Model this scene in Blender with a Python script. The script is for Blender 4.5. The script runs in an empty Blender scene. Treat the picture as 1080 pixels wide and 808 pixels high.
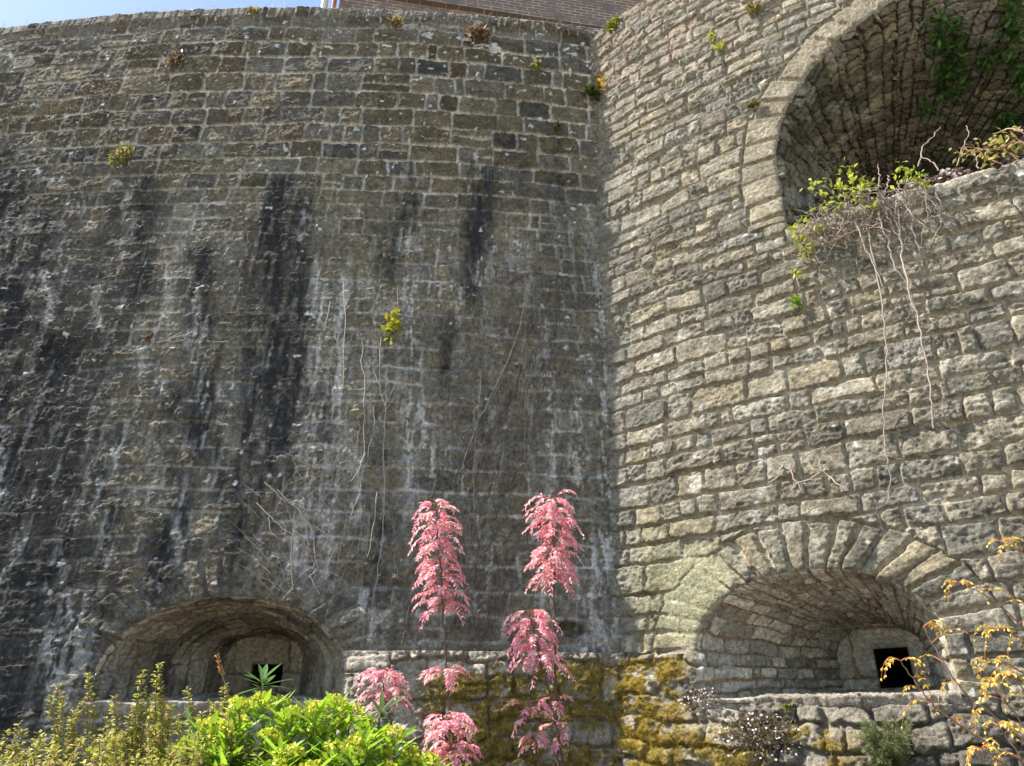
import bpy, math, random
import numpy as np

# ------------------------------------------------------------------ camera, world, sun, exposure
EYE = 1.6
PITCH = math.radians(25.5)
scene = bpy.context.scene
C = scene.collection
cam_data = bpy.data.cameras.new('camera')
cam_data.sensor_width = 36.0
cam_data.lens = 811.0 / 1080.0 * 36.0
cam_data.clip_start = 0.05
cam_data.clip_end = 5000
cam = bpy.data.objects.new('camera', cam_data)
cam.location = (0, 0, EYE)
cam.rotation_euler = (math.pi / 2 + PITCH, 0, 0)
C.objects.link(cam)
scene.camera = cam

SUN_EL = math.radians(54)
SUN_FRONT = math.radians(-3.0)      # how far the sun stands in front of the -X axis
world = bpy.data.worlds.new('World')
scene.world = world
world.use_nodes = True
wn = world.node_tree
bg = wn.nodes['Background']
skyn = wn.nodes.new('ShaderNodeTexSky')
skyn.sky_type = 'NISHITA'
skyn.sun_disc = False
skyn.sun_elevation = SUN_EL
skyn.sun_rotation = math.radians(270) - SUN_FRONT
skyn.air_density = 1.0
skyn.dust_density = 0.7
wn.links.new(skyn.outputs[0], bg.inputs[0])
bg.inputs[1].default_value = 0.118
sun = bpy.data.lights.new('sun', 'SUN')
sun.energy = 5.0
sun.angle = math.radians(0.53)
sun.color = (1.0, 0.95, 0.87)
so = bpy.data.objects.new('sun', sun)
from mathutils import Vector, Matrix
sd = Vector((-math.cos(SUN_EL) * math.cos(SUN_FRONT), -math.cos(SUN_EL) * math.sin(SUN_FRONT), math.sin(SUN_EL)))
so.rotation_euler = sd.to_track_quat('Z', 'Y').to_euler()
so.location = sd * 60
C.objects.link(so)
scene.view_settings.view_transform = 'Standard'
scene.view_settings.look = 'None'
scene.view_settings.gamma = 1.0
scene.view_settings.use_curve_mapping = False
scene.view_settings.exposure = 1.24

# ------------------------------------------------------------------ noise
RS = np.random.RandomState
_tab = RS(11).rand(256, 256).astype(np.float32)

def vnoise(x, y, seed=0):
    x = np.asarray(x, np.float64) + seed * 17.31
    y = np.asarray(y, np.float64) + seed * 9.77
    xi = np.floor(x).astype(np.int64); yi = np.floor(y).astype(np.int64)
    fx = x - xi; fy = y - yi
    fx = fx * fx * (3 - 2 * fx); fy = fy * fy * (3 - 2 * fy)
    a = _tab[xi & 255, yi & 255]; b = _tab[(xi + 1) & 255, yi & 255]
    c = _tab[xi & 255, (yi + 1) & 255]; d = _tab[(xi + 1) & 255, (yi + 1) & 255]
    return (a * (1 - fx) + b * fx) * (1 - fy) + (c * (1 - fx) + d * fx) * fy

def fbm(x, y, seed=0, octs=4, gain=0.5):
    s = 0; a = 1.0; t = 0
    for i in range(octs):
        s = s + a * (vnoise(x, y, seed + i * 3) * 2 - 1); t += a
        ca, sa = math.cos(0.6 + i), math.sin(0.6 + i)
        x, y = (x * ca - y * sa) * 2.03, (x * sa + y * ca) * 2.03
        a *= gain
    return s / t

def ridge(x, y, seed=0, octs=3):
    s = 0; a = 1.0; t = 0
    for i in range(octs):
        s = s + a * (1 - np.abs(vnoise(x, y, seed + i * 5) * 2 - 1) * 2); t += a
        x, y = x * 2.1 + 3.3, y * 2.1 + 1.7
        a *= 0.55
    return s / t

def sstep(a, b, x):
    t = np.clip((x - a) / (b - a), 0, 1)
    return t * t * (3 - 2 * t)

def hsh(i, k=0):
    v = np.sin(np.asarray(i, np.float64) * 12.9898 + k * 78.233 + 1.7) * 43758.5453
    return v - np.floor(v)

def lerp(a, b, t):
    t = np.asarray(t)
    if np.ndim(a) and np.ndim(t) and np.shape(a)[-1] == 3 and t.shape != np.shape(a):
        t = t[..., None]
    elif np.ndim(b) and np.shape(b)[-1:] == (3,) and t.ndim and t.shape != np.shape(b):
        t = t[..., None]
    return a * (1 - t) + b * t

def mixc(col, c2, t):
    return col * (1 - t[..., None]) + np.array(c2, float) * t[..., None]

# ------------------------------------------------------------------ materials
def attr_material(name, rough=0.9, fine=90.0, bump=0.25, bumpscale=60.0, contrast=0.35, spec=0.3, transl=0.0):
    m = bpy.data.materials.new(name); m.use_nodes = True
    nt = m.node_tree; n = nt.nodes; l = nt.links
    b = n['Principled BSDF']
    b.inputs['Roughness'].default_value = rough
    b.inputs['Specular IOR Level'].default_value = spec
    at = n.new('ShaderNodeAttribute'); at.attribute_name = 'Col'
    tc = n.new('ShaderNodeTexCoord')
    nz = n.new('ShaderNodeTexNoise'); nz.inputs['Scale'].default_value = fine; nz.inputs['Detail'].default_value = 5; nz.inputs['Roughness'].default_value = 0.65
    l.new(tc.outputs['Object'], nz.inputs['Vector'])
    mr = n.new('ShaderNodeMapRange')
    mr.inputs['From Min'].default_value = 0.25; mr.inputs['From Max'].default_value = 0.75
    mr.inputs['To Min'].default_value = 1 - contrast; mr.inputs['To Max'].default_value = 1 + contrast
    l.new(nz.outputs['Fac'], mr.inputs['Value'])
    mx = n.new('ShaderNodeVectorMath'); mx.operation = 'SCALE'
    l.new(at.outputs['Color'], mx.inputs[0]); l.new(mr.outputs[0], mx.inputs['Scale'])
    if bump > 0.4:      # stone: gritty dark and pale specks
        n3 = n.new('ShaderNodeTexNoise'); n3.inputs['Scale'].default_value = 34; n3.inputs['Detail'].default_value = 7; n3.inputs['Roughness'].default_value = 0.78
        l.new(tc.outputs['Object'], n3.inputs['Vector'])
        m3 = n.new('ShaderNodeMapRange'); m3.inputs['From Min'].default_value = 0.36; m3.inputs['From Max'].default_value = 0.64; m3.inputs['To Min'].default_value = 0.50; m3.inputs['To Max'].default_value = 1.50
        l.new(n3.outputs['Fac'], m3.inputs['Value'])
        mm = n.new('ShaderNodeMath'); mm.operation = 'MULTIPLY'; l.new(mr.outputs[0], mm.inputs[0]); l.new(m3.outputs[0], mm.inputs[1]); l.new(mm.outputs[0], mx.inputs['Scale'])
    l.new(mx.outputs[0], b.inputs['Base Color'])
    if bump > 0:
        n2 = n.new('ShaderNodeTexNoise'); n2.inputs['Scale'].default_value = bumpscale; n2.inputs['Detail'].default_value = 6; n2.inputs['Roughness'].default_value = 0.7
        l.new(tc.outputs['Object'], n2.inputs['Vector'])
        bp = n.new('ShaderNodeBump'); bp.inputs['Strength'].default_value = bump; bp.inputs['Distance'].default_value = 0.022
        l.new(n2.outputs['Fac'], bp.inputs['Height']); l.new(bp.outputs['Normal'], b.inputs['Normal'])
    if transl > 0:
        out = n['Material Output']
        tr = n.new('ShaderNodeBsdfTranslucent'); l.new(mx.outputs[0], tr.inputs['Color'])
        ms = n.new('ShaderNodeMixShader'); ms.inputs[0].default_value = transl
        l.new(b.outputs[0], ms.inputs[1]); l.new(tr.outputs[0], ms.inputs[2]); l.new(ms.outputs[0], out.inputs['Surface'])
    return m

M_STONE = attr_material('weathered_stone', 0.92, 110, 1.0, 48, 0.32, 0.2)
M_LEAF = attr_material('leaf', 0.5, 40, 0, 1, 0.15, 0.35, 0.38)
M_PETAL = attr_material('soft_leaf', 0.7, 40, 0, 1, 0.15, 0.15, 0.35)
M_BARK = attr_material('bark', 0.85, 60, 0.3, 80, 0.25, 0.2)
M_MOSS = attr_material('moss', 1.0, 60, 0, 80, 0.4, 0.05, 0.15)

def flat_material(name, col, rough=0.8):
    m = bpy.data.materials.new(name); m.use_nodes = True
    b = m.node_tree.nodes['Principled BSDF']
    b.inputs['Base Color'].default_value = (*col, 1); b.inputs['Roughness'].default_value = rough
    return m

# ------------------------------------------------------------------ object helpers (all rel-eye coordinates are lifted by EYE)
def mesh_obj(name, V, Fq, mat, parent=None, col=None, smooth=True):
    """V (n,3); Fq (m,4) or (m,3) or list of such arrays"""
    me = bpy.data.meshes.new(name)
    V = np.asarray(V, np.float32)
    groups = Fq if isinstance(Fq, list) else [Fq]
    groups = [np.asarray(g, np.int64) for g in groups if len(g)]
    nl = sum(g.size for g in groups); nf = sum(len(g) for g in groups)
    me.vertices.add(len(V)); me.vertices.foreach_set('co', V.ravel())
    me.loops.add(nl); me.loops.foreach_set('vertex_index', np.concatenate([g.ravel() for g in groups]).astype(np.int32))
    starts = []; st = 0
    for g in groups:
        k = g.shape[1]; starts.append(st + np.arange(len(g)) * k); st += g.size
    me.polygons.add(nf); me.polygons.foreach_set('loop_start', np.concatenate(starts).astype(np.int32))
    me.polygons.foreach_set('use_smooth', np.full(nf, smooth))
    me.update(calc_edges=True)
    if col is not None:
        col = np.asarray(col, np.float32)
        if col.ndim == 1: col = np.tile(col, (len(V), 1))
        ca = me.color_attributes.new('Col', 'FLOAT_COLOR', 'POINT')
        rgba = np.ones((len(V), 4), np.float32); rgba[:, :3] = col
        ca.data.foreach_set('color', rgba.ravel())
    me.validate()
    me.materials.append(mat)
    o = bpy.data.objects.new(name, me); C.objects.link(o)
    if parent: o.parent = parent; o.matrix_parent_inverse = parent.matrix_world.inverted() if False else Matrix.Translation(-parent.location)
    return o

def thing(name, label, cat, loc, group=None):
    o = bpy.data.objects.new(name, None); C.objects.link(o)
    o.location = loc; o.empty_display_size = 0.1
    o['label'] = label; o['category'] = cat
    if group: o['group'] = group
    return o

def tag(o, label=None, cat=None, group=None, kind=None):
    if label: o['label'] = label
    if cat: o['category'] = cat
    if group: o['group'] = group
    if kind: o['kind'] = kind
    return o

def grid_faces(n, m, off=0):
    i = np.arange(n - 1)[:, None]; j = np.arange(m - 1)[None, :]
    a = i * m + j
    return np.stack([a, a + 1, a + m + 1, a + m], -1).reshape(-1, 4) + off

# ------------------------------------------------------------------ the two curved walls as surfaces (s along the wall, z above the eye)
BAT = 0.1
CL = (-2.34, 26.6, 21.6, 0.0)
CR = (0.709 + 0.65 * 11, 5.195 + 0.76 * 11, 11.0, math.atan2(-0.65, 0.76))

def wpos(s, z, h, W):
    cx, cy, R, p0 = W
    f = np.asarray(s) / R + p0; r = R - BAT * np.asarray(z) + h
    return np.stack([cx + r * np.sin(f), cy - r * np.cos(f), np.asarray(z) + EYE + 0 * f], -1)

def wnorm(s, W):
    f = np.asarray(s) / W[2] + W[3]
    return np.stack([np.sin(f), -np.cos(f), 0 * f + 0.1], -1)

def wtan(s, W):
    f = np.asarray(s) / W[2] + W[3]
    return np.stack([np.cos(f), np.sin(f), 0 * f], -1)

def inv(px, py, W):
    """point of a wall seen in direction of a measured photo position -> (s, z); used once to survey the wall"""
    u = (px - 540) / 811.0; v = (404 - py) / 811.0
    d = (u, math.cos(PITCH) - v * math.sin(PITCH), math.sin(PITCH) + v * math.cos(PITCH))
    cx, cy, R, p0 = W
    a = d[0] ** 2 + d[1] ** 2 - (BAT * d[2]) ** 2; b = -2 * (d[0] * cx + d[1] * cy) + 2 * R * BAT * d[2]; c = cx * cx + cy * cy - R * R
    t = (-b - math.sqrt(b * b - 4 * a * c)) / (2 * a)
    return R * (math.atan2(t * d[0] - cx, cy - t * d[1]) - p0), t * d[2]

def at(px, py, Y):
    """rel-camera direction at horizontal distance Y -> world point (for planting)"""
    u = (px - 540) / 811.0; v = (404 - py) / 811.0
    d = np.array([u, math.cos(PITCH) - v * math.sin(PITCH), math.sin(PITCH) + v * math.cos(PITCH)])
    p = d * (Y / d[1]); p[2] += EYE
    return p

# ------------------------------------------------------------------ masonry patterns
class Masonry:
    def __init__(self, seed, z0, z1, hr, s0, s1, wr, warp=0.012, split=0.12, fixed=None):
        r = RS(seed); self.seed = seed; self.warp = warp; self.split = split
        zc = [z0]
        while zc[-1] < z1:
            t = r.rand(); zc.append(zc[-1] + hr[0] + (hr[1] - hr[0]) * t)
        if fixed: zc = fixed
        self.zc = np.array(zc); J = []
        for k in range(len(zc) + 1):
            x = s0 - r.rand() * wr[1]; row = [x]
            while x < s1:
                w = wr[0] + (wr[1] - wr[0]) * r.rand() ** 1.3
                if r.rand() < 0.13: w *= 0.5
                x += w; row.append(x)
            J.append(np.array(row) + k * 1000.0)
        self.J = np.concatenate(J)
    def __call__(self, s, z):
        sd = self.seed; w = self.warp
        zz = z + w * 1.4 * (vnoise(s * 1.3, z * 0.7, sd) * 2 - 1) + w * (vnoise(s * 4.5, z * 4.5, sd + 1) * 2 - 1) + 0.4 * w * (vnoise(s * 17, z * 17, sd + 2) * 2 - 1)
        k = np.clip(np.searchsorted(self.zc, zz), 1, len(self.zc) - 1)
        ss = s + w * 1.1 * (vnoise(s * 3, z * 5, sd + 3) * 2 - 1) + 0.5 * w * (vnoise(s * 15, z * 15, sd + 4) * 2 - 1)
        i = np.clip(np.searchsorted(self.J, ss + k * 1000.0), 1, len(self.J) - 1)
        a = self.J[i - 1] - k * 1000.0; b = self.J[i] - k * 1000.0
        lo = self.zc[k - 1]; hi = self.zc[k]
        sid = i.astype(np.float64)
        # split a few stones into two thin ones
        sp = (hsh(sid, 3) < self.split) & (hi - lo > 0.15)
        cut = lo + (hi - lo) * (0.35 + 0.3 * hsh(sid, 4))
        up = sp & (zz > cut)
        lo2 = np.where(up, cut, lo); hi2 = np.where(sp & ~up, cut, hi)
        sid = sid + up * 0.5
        cx = (a + b) / 2; cz = (lo2 + hi2) / 2; hw = (b - a) / 2; hh = (hi2 - lo2) / 2
        # random shrink gives uneven joints
        hw = hw - 0.004 * hsh(sid, 5); hh2 = hh - 0.006 * hsh(sid, 6)
        r = np.minimum(hw, hh2) * (0.15 + 0.35 * hsh(sid, 7))
        # tilt top/bottom
        dx = ss - cx; dz = zz - cz + dx * 0.06 * (hsh(sid, 8) - 0.5)
        qx = np.abs(dx) - hw + r; qz = np.abs(dz) - hh2 + r
        d = -(np.hypot(np.maximum(qx, 0), np.maximum(qz, 0)) + np.minimum(np.maximum(qx, qz), 0) - r)
        return d, sid, dx / hw, dz / np.maximum(hh, 0.01)

def stone_height(d, sid, u, v, s, z, joint, depth, rough, seed=0, tilt=0.012, pit=0.8):
    d = d + 0.004 * (vnoise(s * 55, z * 55, seed + 30) * 2 - 1) + 0.006 * (vnoise(s * 16, z * 16, seed + 31) * 2 - 0.7)
    m = sstep(joint * 0.5, joint * 0.5 + 0.011, d)          # 0 in the joint, 1 on the stone
    body = depth * m * (0.6 + 0.8 * hsh(sid, 20))
    pil = 0.25 * depth * (1 - np.exp(-np.maximum(d, 0) / 0.02)) * m
    rg = rough * (0.5 + 1.0 * hsh(sid, 21))
    ox = hsh(sid, 24) * 50; oz = hsh(sid, 25) * 50
    f1 = fbm(s * 8 + ox, z * 11 + oz, seed + 5, 3, 0.6)
    f2 = ridge(s * 15 + ox, z * 26 + oz, seed + 9, 4)
    f3 = fbm(s * 48, z * 55, seed + 12, 3, .7)
    f4 = np.abs(fbm(s * 7 + oz, z * 24 + ox, seed + 13, 4, .6))
    h = body + pil + m * rg * (0.80 * f1 + 0.26 * f2 + 0.50 * f3 - pit * (0.25 + 1.3 * hsh(sid, 26) ** 2) * f4) + m * tilt * 1.6 * ((hsh(sid, 22) - 0.5) * u + (hsh(sid, 23) - 0.6) * v)
    h = h + (1 - m) * (0.007 * fbm(s * 18, z * 18, seed + 15, 3) + 0.004 * fbm(s * 60, z * 60, seed + 16, 2))
    return h, m

def arc_table(a, b):
    th = np.linspace(0, math.pi, 801)
    x = -a * np.cos(th); y = b * np.sin(th)
    L = np.concatenate([[0], np.cumsum(np.hypot(np.diff(x), np.diff(y)))])
    return th, L

class Opening:
    """jambs + elliptical arch: centre s0, springing z0, half width a, rise b, sill zs"""
    def __init__(self, s0, z0, a, b, zs, vw, vt, seed, lo, hi):
        self.s0, self.z0, self.a, self.b, self.zs = s0, z0, a, b, zs
        self.th, self.L = arc_table(a, b); self.arc = self.L[-1]
        r = RS(seed); j = [-3.0 + r.rand() * 0.1]
        while j[-1] < self.arc + 3: j.append(j[-1] + vw[0] + (vw[1] - vw[0]) * r.rand())
        self.J = np.array(j); self.vt = vt; self.seed = seed; self.lo = lo; self.hi = hi
    def coord(self, s, z):
        x = s - self.s0; y = z - self.z0
        k = np.sqrt((x / self.a) ** 2 + (np.maximum(y, 0) / self.b) ** 2) + 1e-9
        r = np.hypot(x, np.maximum(y, 0))
        th = np.arctan2(np.maximum(y, 0) / self.b, -x / self.a)
        l = np.interp(th, self.th, self.L)
        rho = np.where(y > 0, r * (1 - 1 / k), np.abs(x) - self.a)
        l = np.where(y > 0, l, np.where(x < 0, y, self.arc - y))
        return l, rho
    def ring(self, s, z):
        l, rho = self.coord(s, z)
        lw = l + 0.003 * (vnoise(s * 9, z * 9, self.seed) * 2 - 1)
        i = np.clip(np.searchsorted(self.J, lw), 1, len(self.J) - 1)
        a = self.J[i - 1]; b = self.J[i]
        T = self.vt[0] + (self.vt[1] - self.vt[0]) * hsh(i, 31 + self.seed)
        T = T + 0.01 * (vnoise(s * 12, z * 12, self.seed + 3) * 2 - 1)
        act = (l > self.lo) & (l < self.arc + self.hi)
        T = np.where(act, T, 0.0)
        dl = np.minimum(lw - a, b - lw)
        d = np.minimum(dl, T - rho)
        d = np.where(act, d, -1.0)
        u = (lw - (a + b) / 2) / ((b - a) / 2); v = np.where(T > 0, rho / np.maximum(T, .01) * 2 - 1, 0)
        return rho, T, d, i + 5000.0, u, v
    def inside(self, s, z):
        x = s - self.s0; y = z - self.z0
        return (z > self.zs) & (np.abs(x) < self.a) & ((y < 0) | ((x / self.a) ** 2 + (y / self.b) ** 2 < 1))
    def snap(self, s, z):
        """move inside points to the nearest edge"""
        x = s - self.s0; y = z - self.z0
        k = np.sqrt((x / self.a) ** 2 + (y / self.b) ** 2) + 1e-9
        da = np.where(y > 0, np.hypot(x, y) * (1 / k - 1), self.a - np.abs(x)); db = z - self.zs
        bot = db < da
        ns = np.where(bot, s, np.where(y > 0, self.s0 + x / k, self.s0 + np.sign(x) * self.a))
        nz = np.where(bot, self.zs, np.where(y > 0, self.z0 + y / k, z))
        return ns, nz
    def profile(self, n_j, n_a):
        """(s,z) from lower left sill corner over the arch to lower right"""
        zj = np.linspace(self.zs, self.z0, n_j)[:-1]
        th = np.interp(np.linspace(0, self.arc, n_a), self.L, self.th)
        s = np.concatenate([np.full(n_j - 1, self.s0 - self.a), self.s0 - self.a * np.cos(th), np.full(n_j - 1, self.s0 + self.a)])
        z = np.concatenate([zj, self.z0 + self.b * np.sin(th), zj[::-1]])
        return s, z

OL = Opening(0.54, 0.42, 0.77, 0.48, 0.24, (0.08, 0.12), (0.26, 0.31), 3, 0.0, 0.0)
OR = Opening(1.18, 0.55, 0.68, 0.40, 0.24, (0.075, 0.110), (0.285, 0.32), 4, -0.02, 0.02)
OU = Opening(3.15, 4.05, 1.73, 1.45, 3.42, (0.15, 0.24), (0.25, 0.31), 7, -0.50, 0.5)

# ------------------------------------------------------------------ stains surveyed on the wall faces: (photo x, y top, y bottom, half width px, strength)
DARK_L = [(8, 170, 620, 22, .8), (42, 215, 420, 16, .6), (60, 330, 800, 40, .55), (110, 430, 760, 22, .5), (150, 175, 330, 12, .6), (215, 255, 500, 15, .7),
          (292, 180, 520, 15, 1.0), (316, 200, 470, 12, .8), (268, 260, 560, 12, .6), (185, 400, 660, 12, .65), (172, 545, 640, 12, .8), (510, 170, 285, 12, .9), (498, 230, 330, 8, .6),
          (430, 175, 255, 9, .7), (415, 235, 300, 10, .5), (590, 180, 260, 14, .4), (600, 150, 330, 25, .3), (250, 480, 640, 12, .6), (20, 560, 800, 40, .6), (395, 545, 640, 18, .5),
          (472, 330, 420, 10, .5), (345, 400, 520, 6, .5), (232, 430, 560, 8, .5), (120, 200, 280, 8, .4), (550, 140, 215, 8, .4)]
WHITE_L = [(433, 235, 530, 7, .8), (362, 285, 440, 8, .7), (338, 265, 420, 6, .6), (345, 420, 600, 12, .6), (412, 300, 420, 5, .5), (510, 270, 300, 5, .8), (486, 300, 345, 5, .5), (578, 335, 470, 5, .8),
           (606, 430, 560, 7, .9), (637, 250, 680, 7, .8), (648, 380, 690, 5, .6), (580, 470, 560, 4, .6), (50, 285, 345, 5, .6), (145, 330, 460, 4, .5), (165, 400, 520, 5, .5), (178, 290, 350, 5, .5),
           (128, 440, 530, 6, .5), (2, 450, 540, 6, .6), (322, 470, 620, 14, .7), (385, 620, 690, 7, .8), (450, 420, 520, 8, .7), (468, 430, 600, 6, .5), (500, 560, 640, 5, .4), (520, 420, 560, 4, .4), (620, 560, 690, 8, .6),
           (206, 300, 400, 5, .4), (110, 500, 600, 8, .4), (75, 620, 720, 14, .5), (50, 660, 760, 14, .5), (235, 520, 560, 5, .4), (375, 470, 560, 7, .5), (560, 250, 330, 5, .4), (525, 250, 300, 5, .4), (395, 360, 470, 5, .5),
           (640, 560, 700, 14, .6), (570, 560, 660, 4, .4), (190, 540, 600, 5, .4), (100, 300, 360, 4, .4)]
WHITE_R = [(738, 425, 530, 7, .6), (805, 415, 560, 7, .5), (716, 340, 420, 5, .4), (770, 520, 550, 5, .4), (900, 470, 520, 8, .3)]

def streaks(s, z, lst, W, seed, soft=1.0):
    out = np.zeros_like(s)
    wob = 0.05 * (vnoise(z * 1.6, s * 0.5, seed) * 2 - 1) + 0.02 * (vnoise(z * 7, s * 2, seed + 1) * 2 - 1)
    for q, (px, y0, y1, w, k) in enumerate(lst):
        sa, za = inv(px, y0, W); sb, zb = inv(px, y1, W)
        f = np.clip((za - z) / (za - zb), -0.3, 1.3)
        sc = sa + (sb - sa) * f
        wm = w * (abs(inv(px + 10, (y0 + y1) / 2, W)[0] - inv(px, (y0 + y1) / 2, W)[0]) / 10)
        g = np.exp(-((s + wob - sc) / (wm * 1.35)) ** 2) * sstep(0, 0.12, f + 0.06 * vnoise(s * 9, z, q)) * (1 - sstep(0.8, 1.15, f))
        out = np.maximum(out, g * k)
    return out

def moss_mask(s, z, seed, zt, s_lo, s_hi):
    n = fbm(s * 5.5, z * 8, seed, 5, 0.8)
    a = sstep(s_lo - 0.25, s_lo + 0.15, s) * (1 - sstep(s_hi - 0.1, s_hi + 0.25, s)) * (1 - sstep(zt - 0.10, zt + 0.02, z))
    return a * sstep(-0.12, 0.08, n + 0.05)

# ------------------------------------------------------------------ left wall
def left_courses():
    r = RS(25); z = [-1.8]
    while z[-1] < 6.98:
        hi = z[-1] > 4.85
        z.append(z[-1] + (r.uniform(.215, .265) if hi else r.uniform(.135, .20)))
    return z
ML = Masonry(21, -1.8, 6.98, (0.195, 0.275), -9, 4.2, (0.17, 0.50), 0.011, 0.05, fixed=left_courses())
MLc = Masonry(22, 6.98, 7.3, (0.17, 0.18), -9, 4.2, (0.06, 0.16), 0.006, 0.0)
MLp = Masonry(23, -1.8, 0.56, (0.11, 0.24), -9, 4.2, (0.16, 0.46), 0.034, 0.25)

def face_left(s, z):
    d, sid, u, v = ML(s, z)
    dc, sc, uc, vc = MLc(s, z)
    top = z > 7.0 + 0.02 * (vnoise(s * 6, s * 0, 4) - .5)
    d = np.where(top, dc, d); sid = np.where(top, sc + 9000, sid); u = np.where(top, uc, u); v = np.where(top, vc, v)
    pl = (z < 0.56) & (s > 1.25)
    dp, sp, up_, vp = MLp(s, z)
    d = np.where(pl, dp, d); sid = np.where(pl, sp + 3000, sid); u = np.where(pl, up_, u); v = np.where(pl, vp, v)
    rho, T, dr, sr, ur, vr = OL.ring(s, z)
    ring = (rho < T) & (rho > -0.05) & (z > 0.42)
    d = np.where(ring, dr, np.where(z > 0.42, np.minimum(d, rho - T), d))
    sid = np.where(ring, sr, sid); u = np.where(ring, ur, u); v = np.where(ring, vr, v)
    # ribbon-pointed crisp joints high up, smeared flush joints lower down
    crisp = sstep(3.8, 5.2, z + 0.5 * fbm(s, z, 41, 3))
    joint = np.where(pl, 0.004, np.where(top, 0.004, 0.011 - 0.002 * (1 - crisp)))
    depth = np.where(pl, 0.030, np.where(top, 0.02, 0.009 + 0.011 * crisp))
    rough = np.where(pl, 0.032, 0.017 + 0.012 * sstep(.3, .7, vnoise(s * .7, z * .7, 8)))
    rough = np.where(ring, 0.014, rough); depth = np.where(ring, 0.020, depth); joint = np.where(ring, 0.012, joint)
    h, m = stone_height(d, sid, u, v, s, z, joint, depth, rough, 3, 0.014)
    h = h + 0.02 * fbm(s * 0.9, z * 0.9, 77, 2)
    h = np.where(top, h * 0.6 + 0.03, h)
    h = h + np.where(pl, 0.035 + 0.10 * np.clip(0.56 - z, 0, 0.5), 0) * sstep(1.25, 1.40, s)
    # a lost stone and a few open holes
    for px_, py_, wx_, wz_, dep_ in ((603, 664, .085, .05, .10), (546, 387, .02, .018, .05), (607, 432, .03, .016, .06), (470, 388, .035, .015, .05), (565, 415, .03, .012, .04), (488, 300, .02, .02, .05)):
        hs_, hz_ = inv(px_, py_, CL)
        q_ = ((s - hs_) / wx_) ** 2 + ((z - hz_) / wz_) ** 2 + 0.5 * fbm(s * 14, z * 14, 66, 2)
        h = h - dep_ * (1 - sstep(.7, 1.1, q_))
    # colour
    a = hsh(sid, 40)[..., None]; b = hsh(sid, 41)[..., None]
    olive = np.array([0.185, 0.155, 0.098]); grey = np.array([0.185, 0.165, 0.125]); dark = np.array([0.125, 0.112, 0.088]); brown = np.array([0.170, 0.130, 0.085])
    col = np.where(a < .45, olive, np.where(a < .75, grey, np.where(a < .88, dark, brown))) * (0.72 + 0.6 * b)
    col = col * (1 + 0.45 * fbm(s * 6, z * 8, 51, 4, .6))[..., None] * (1 - 0.30 * crisp)[..., None]
    lowz = (1 - sstep(3.6, 5.2, z))[..., None]
    col = col * (1 - .45 * lowz) + np.array([0.195, 0.178, 0.138]) * .45 * lowz
    mort = np.array([0.50, 0.46, 0.38]) * (1 + 0.25 * fbm(s * 12, z * 12, 52, 3))[..., None]
    dull = (np.array([0.20, 0.188, 0.158]) + np.array([0.24, 0.225, 0.19]) * sstep(-.15, .35, fbm(s * 3.1, z * 2.2, 59, 4, .65))[..., None])
    mk = crisp * (0.55 + 0.45 * sstep(-.35, .15, fbm(s * 2.3, z * 3.1, 58, 4, .6))) + 0.1 * sstep(0.0, 0.3, fbm(s * 1.5, z * 2, 57, 3))
    mort = mort * mk[..., None] + dull * (1 - mk[..., None])
    col = col * m[..., None] + mort * (1 - m)[..., None]
    # lime bloom and soot
    low = 1 - sstep(4.2, 6.0, z)
    bloom = sstep(0.10, 0.45, fbm(s * 2.2, z * 0.8, 60, 4, .6)) * low
    col = mixc(col, (0.27, 0.265, 0.245), 0.40 * bloom * sstep(-.2, .3, fbm(s * 14, z * 9, 61, 3)))
    soot = sstep(-0.05, 0.5, fbm(s * 1.7 + 0.3, z * 0.35, 62, 4, .6)) * sstep(6.2, 4.6, z) if False else sstep(-0.05, 0.5, fbm(s * 1.7 + 0.3, z * 0.35, 62, 4, .6)) * (1 - sstep(4.8, 6.2, z))
    left = 1 - sstep(-1.2, 1.6, s)
    col = mixc(col, (0.040, 0.041, 0.043), 0.55 * soot * (0.35 + 0.65 * left))
    col = col * (1 - 0.10 * low * (0.3 + 0.7 * left))[..., None]
    col = col * (1 + 0.5 * fbm(s * 26, z * 26, 63, 3, .7))[..., None]
    dk = streaks(s, z, DARK_L, CL, 70)
    dk = np.clip(dk * (0.9 + 1.1 * fbm(s * 22, z * 2.6, 71, 4, .65) + 0.5 * fbm(s * 30, z * 30, 78, 2) + 0.35 * (hsh(sid, 79) - .5)), 0, 1)
    col = mixc(col, (0.024, 0.025, 0.027), np.clip(1.15 * dk, 0, .93))
    wh = streaks(s, z, WHITE_L, CL, 72)
    wn_ = sstep(-0.10, 0.22, fbm(s * 26, z * 3.2, 73, 4, .65) + 0.5 * fbm(s * 40, z * 34, 74, 3) + 0.25 * (hsh(sid, 77) - .5))
    col = mixc(col, (0.60, 0.585, 0.54), np.clip(wh * 1.2 * wn_ * (0.75 + 0.7 * (1 - m)), 0, .9))
    # faint fine runs everywhere in the lower two thirds
    run = sstep(0.12, 0.40, fbm(s * 16, z * 1.1, 75, 4, .65)) * sstep(-.1, .3, fbm(s * 30, z * 12, 76, 3)) * low
    col = mixc(col, (0.46, 0.445, 0.41), np.clip(run * (0.34 + 0.4 * (1 - m)), 0, .9))
    # lichen spots, plenty towards the top
    sp_d = vnoise(s * 30, z * 30, 80) * vnoise(s * 17, z * 17, 81)
    thr = 0.69 - 0.09 * sstep(4.8, 6.8, z) - 0.05 * sstep(1.5, 3.0, s) * sstep(6.0, 6.8, z)
    col = mixc(col, (0.62, 0.61, 0.56), 0.85 * sstep(thr, thr + 0.06, sp_d))
    big = fbm(s * 6, z * 14, 83, 2) * sstep(6.2, 6.6, z) * sstep(.2, 1.0, s)
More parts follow.
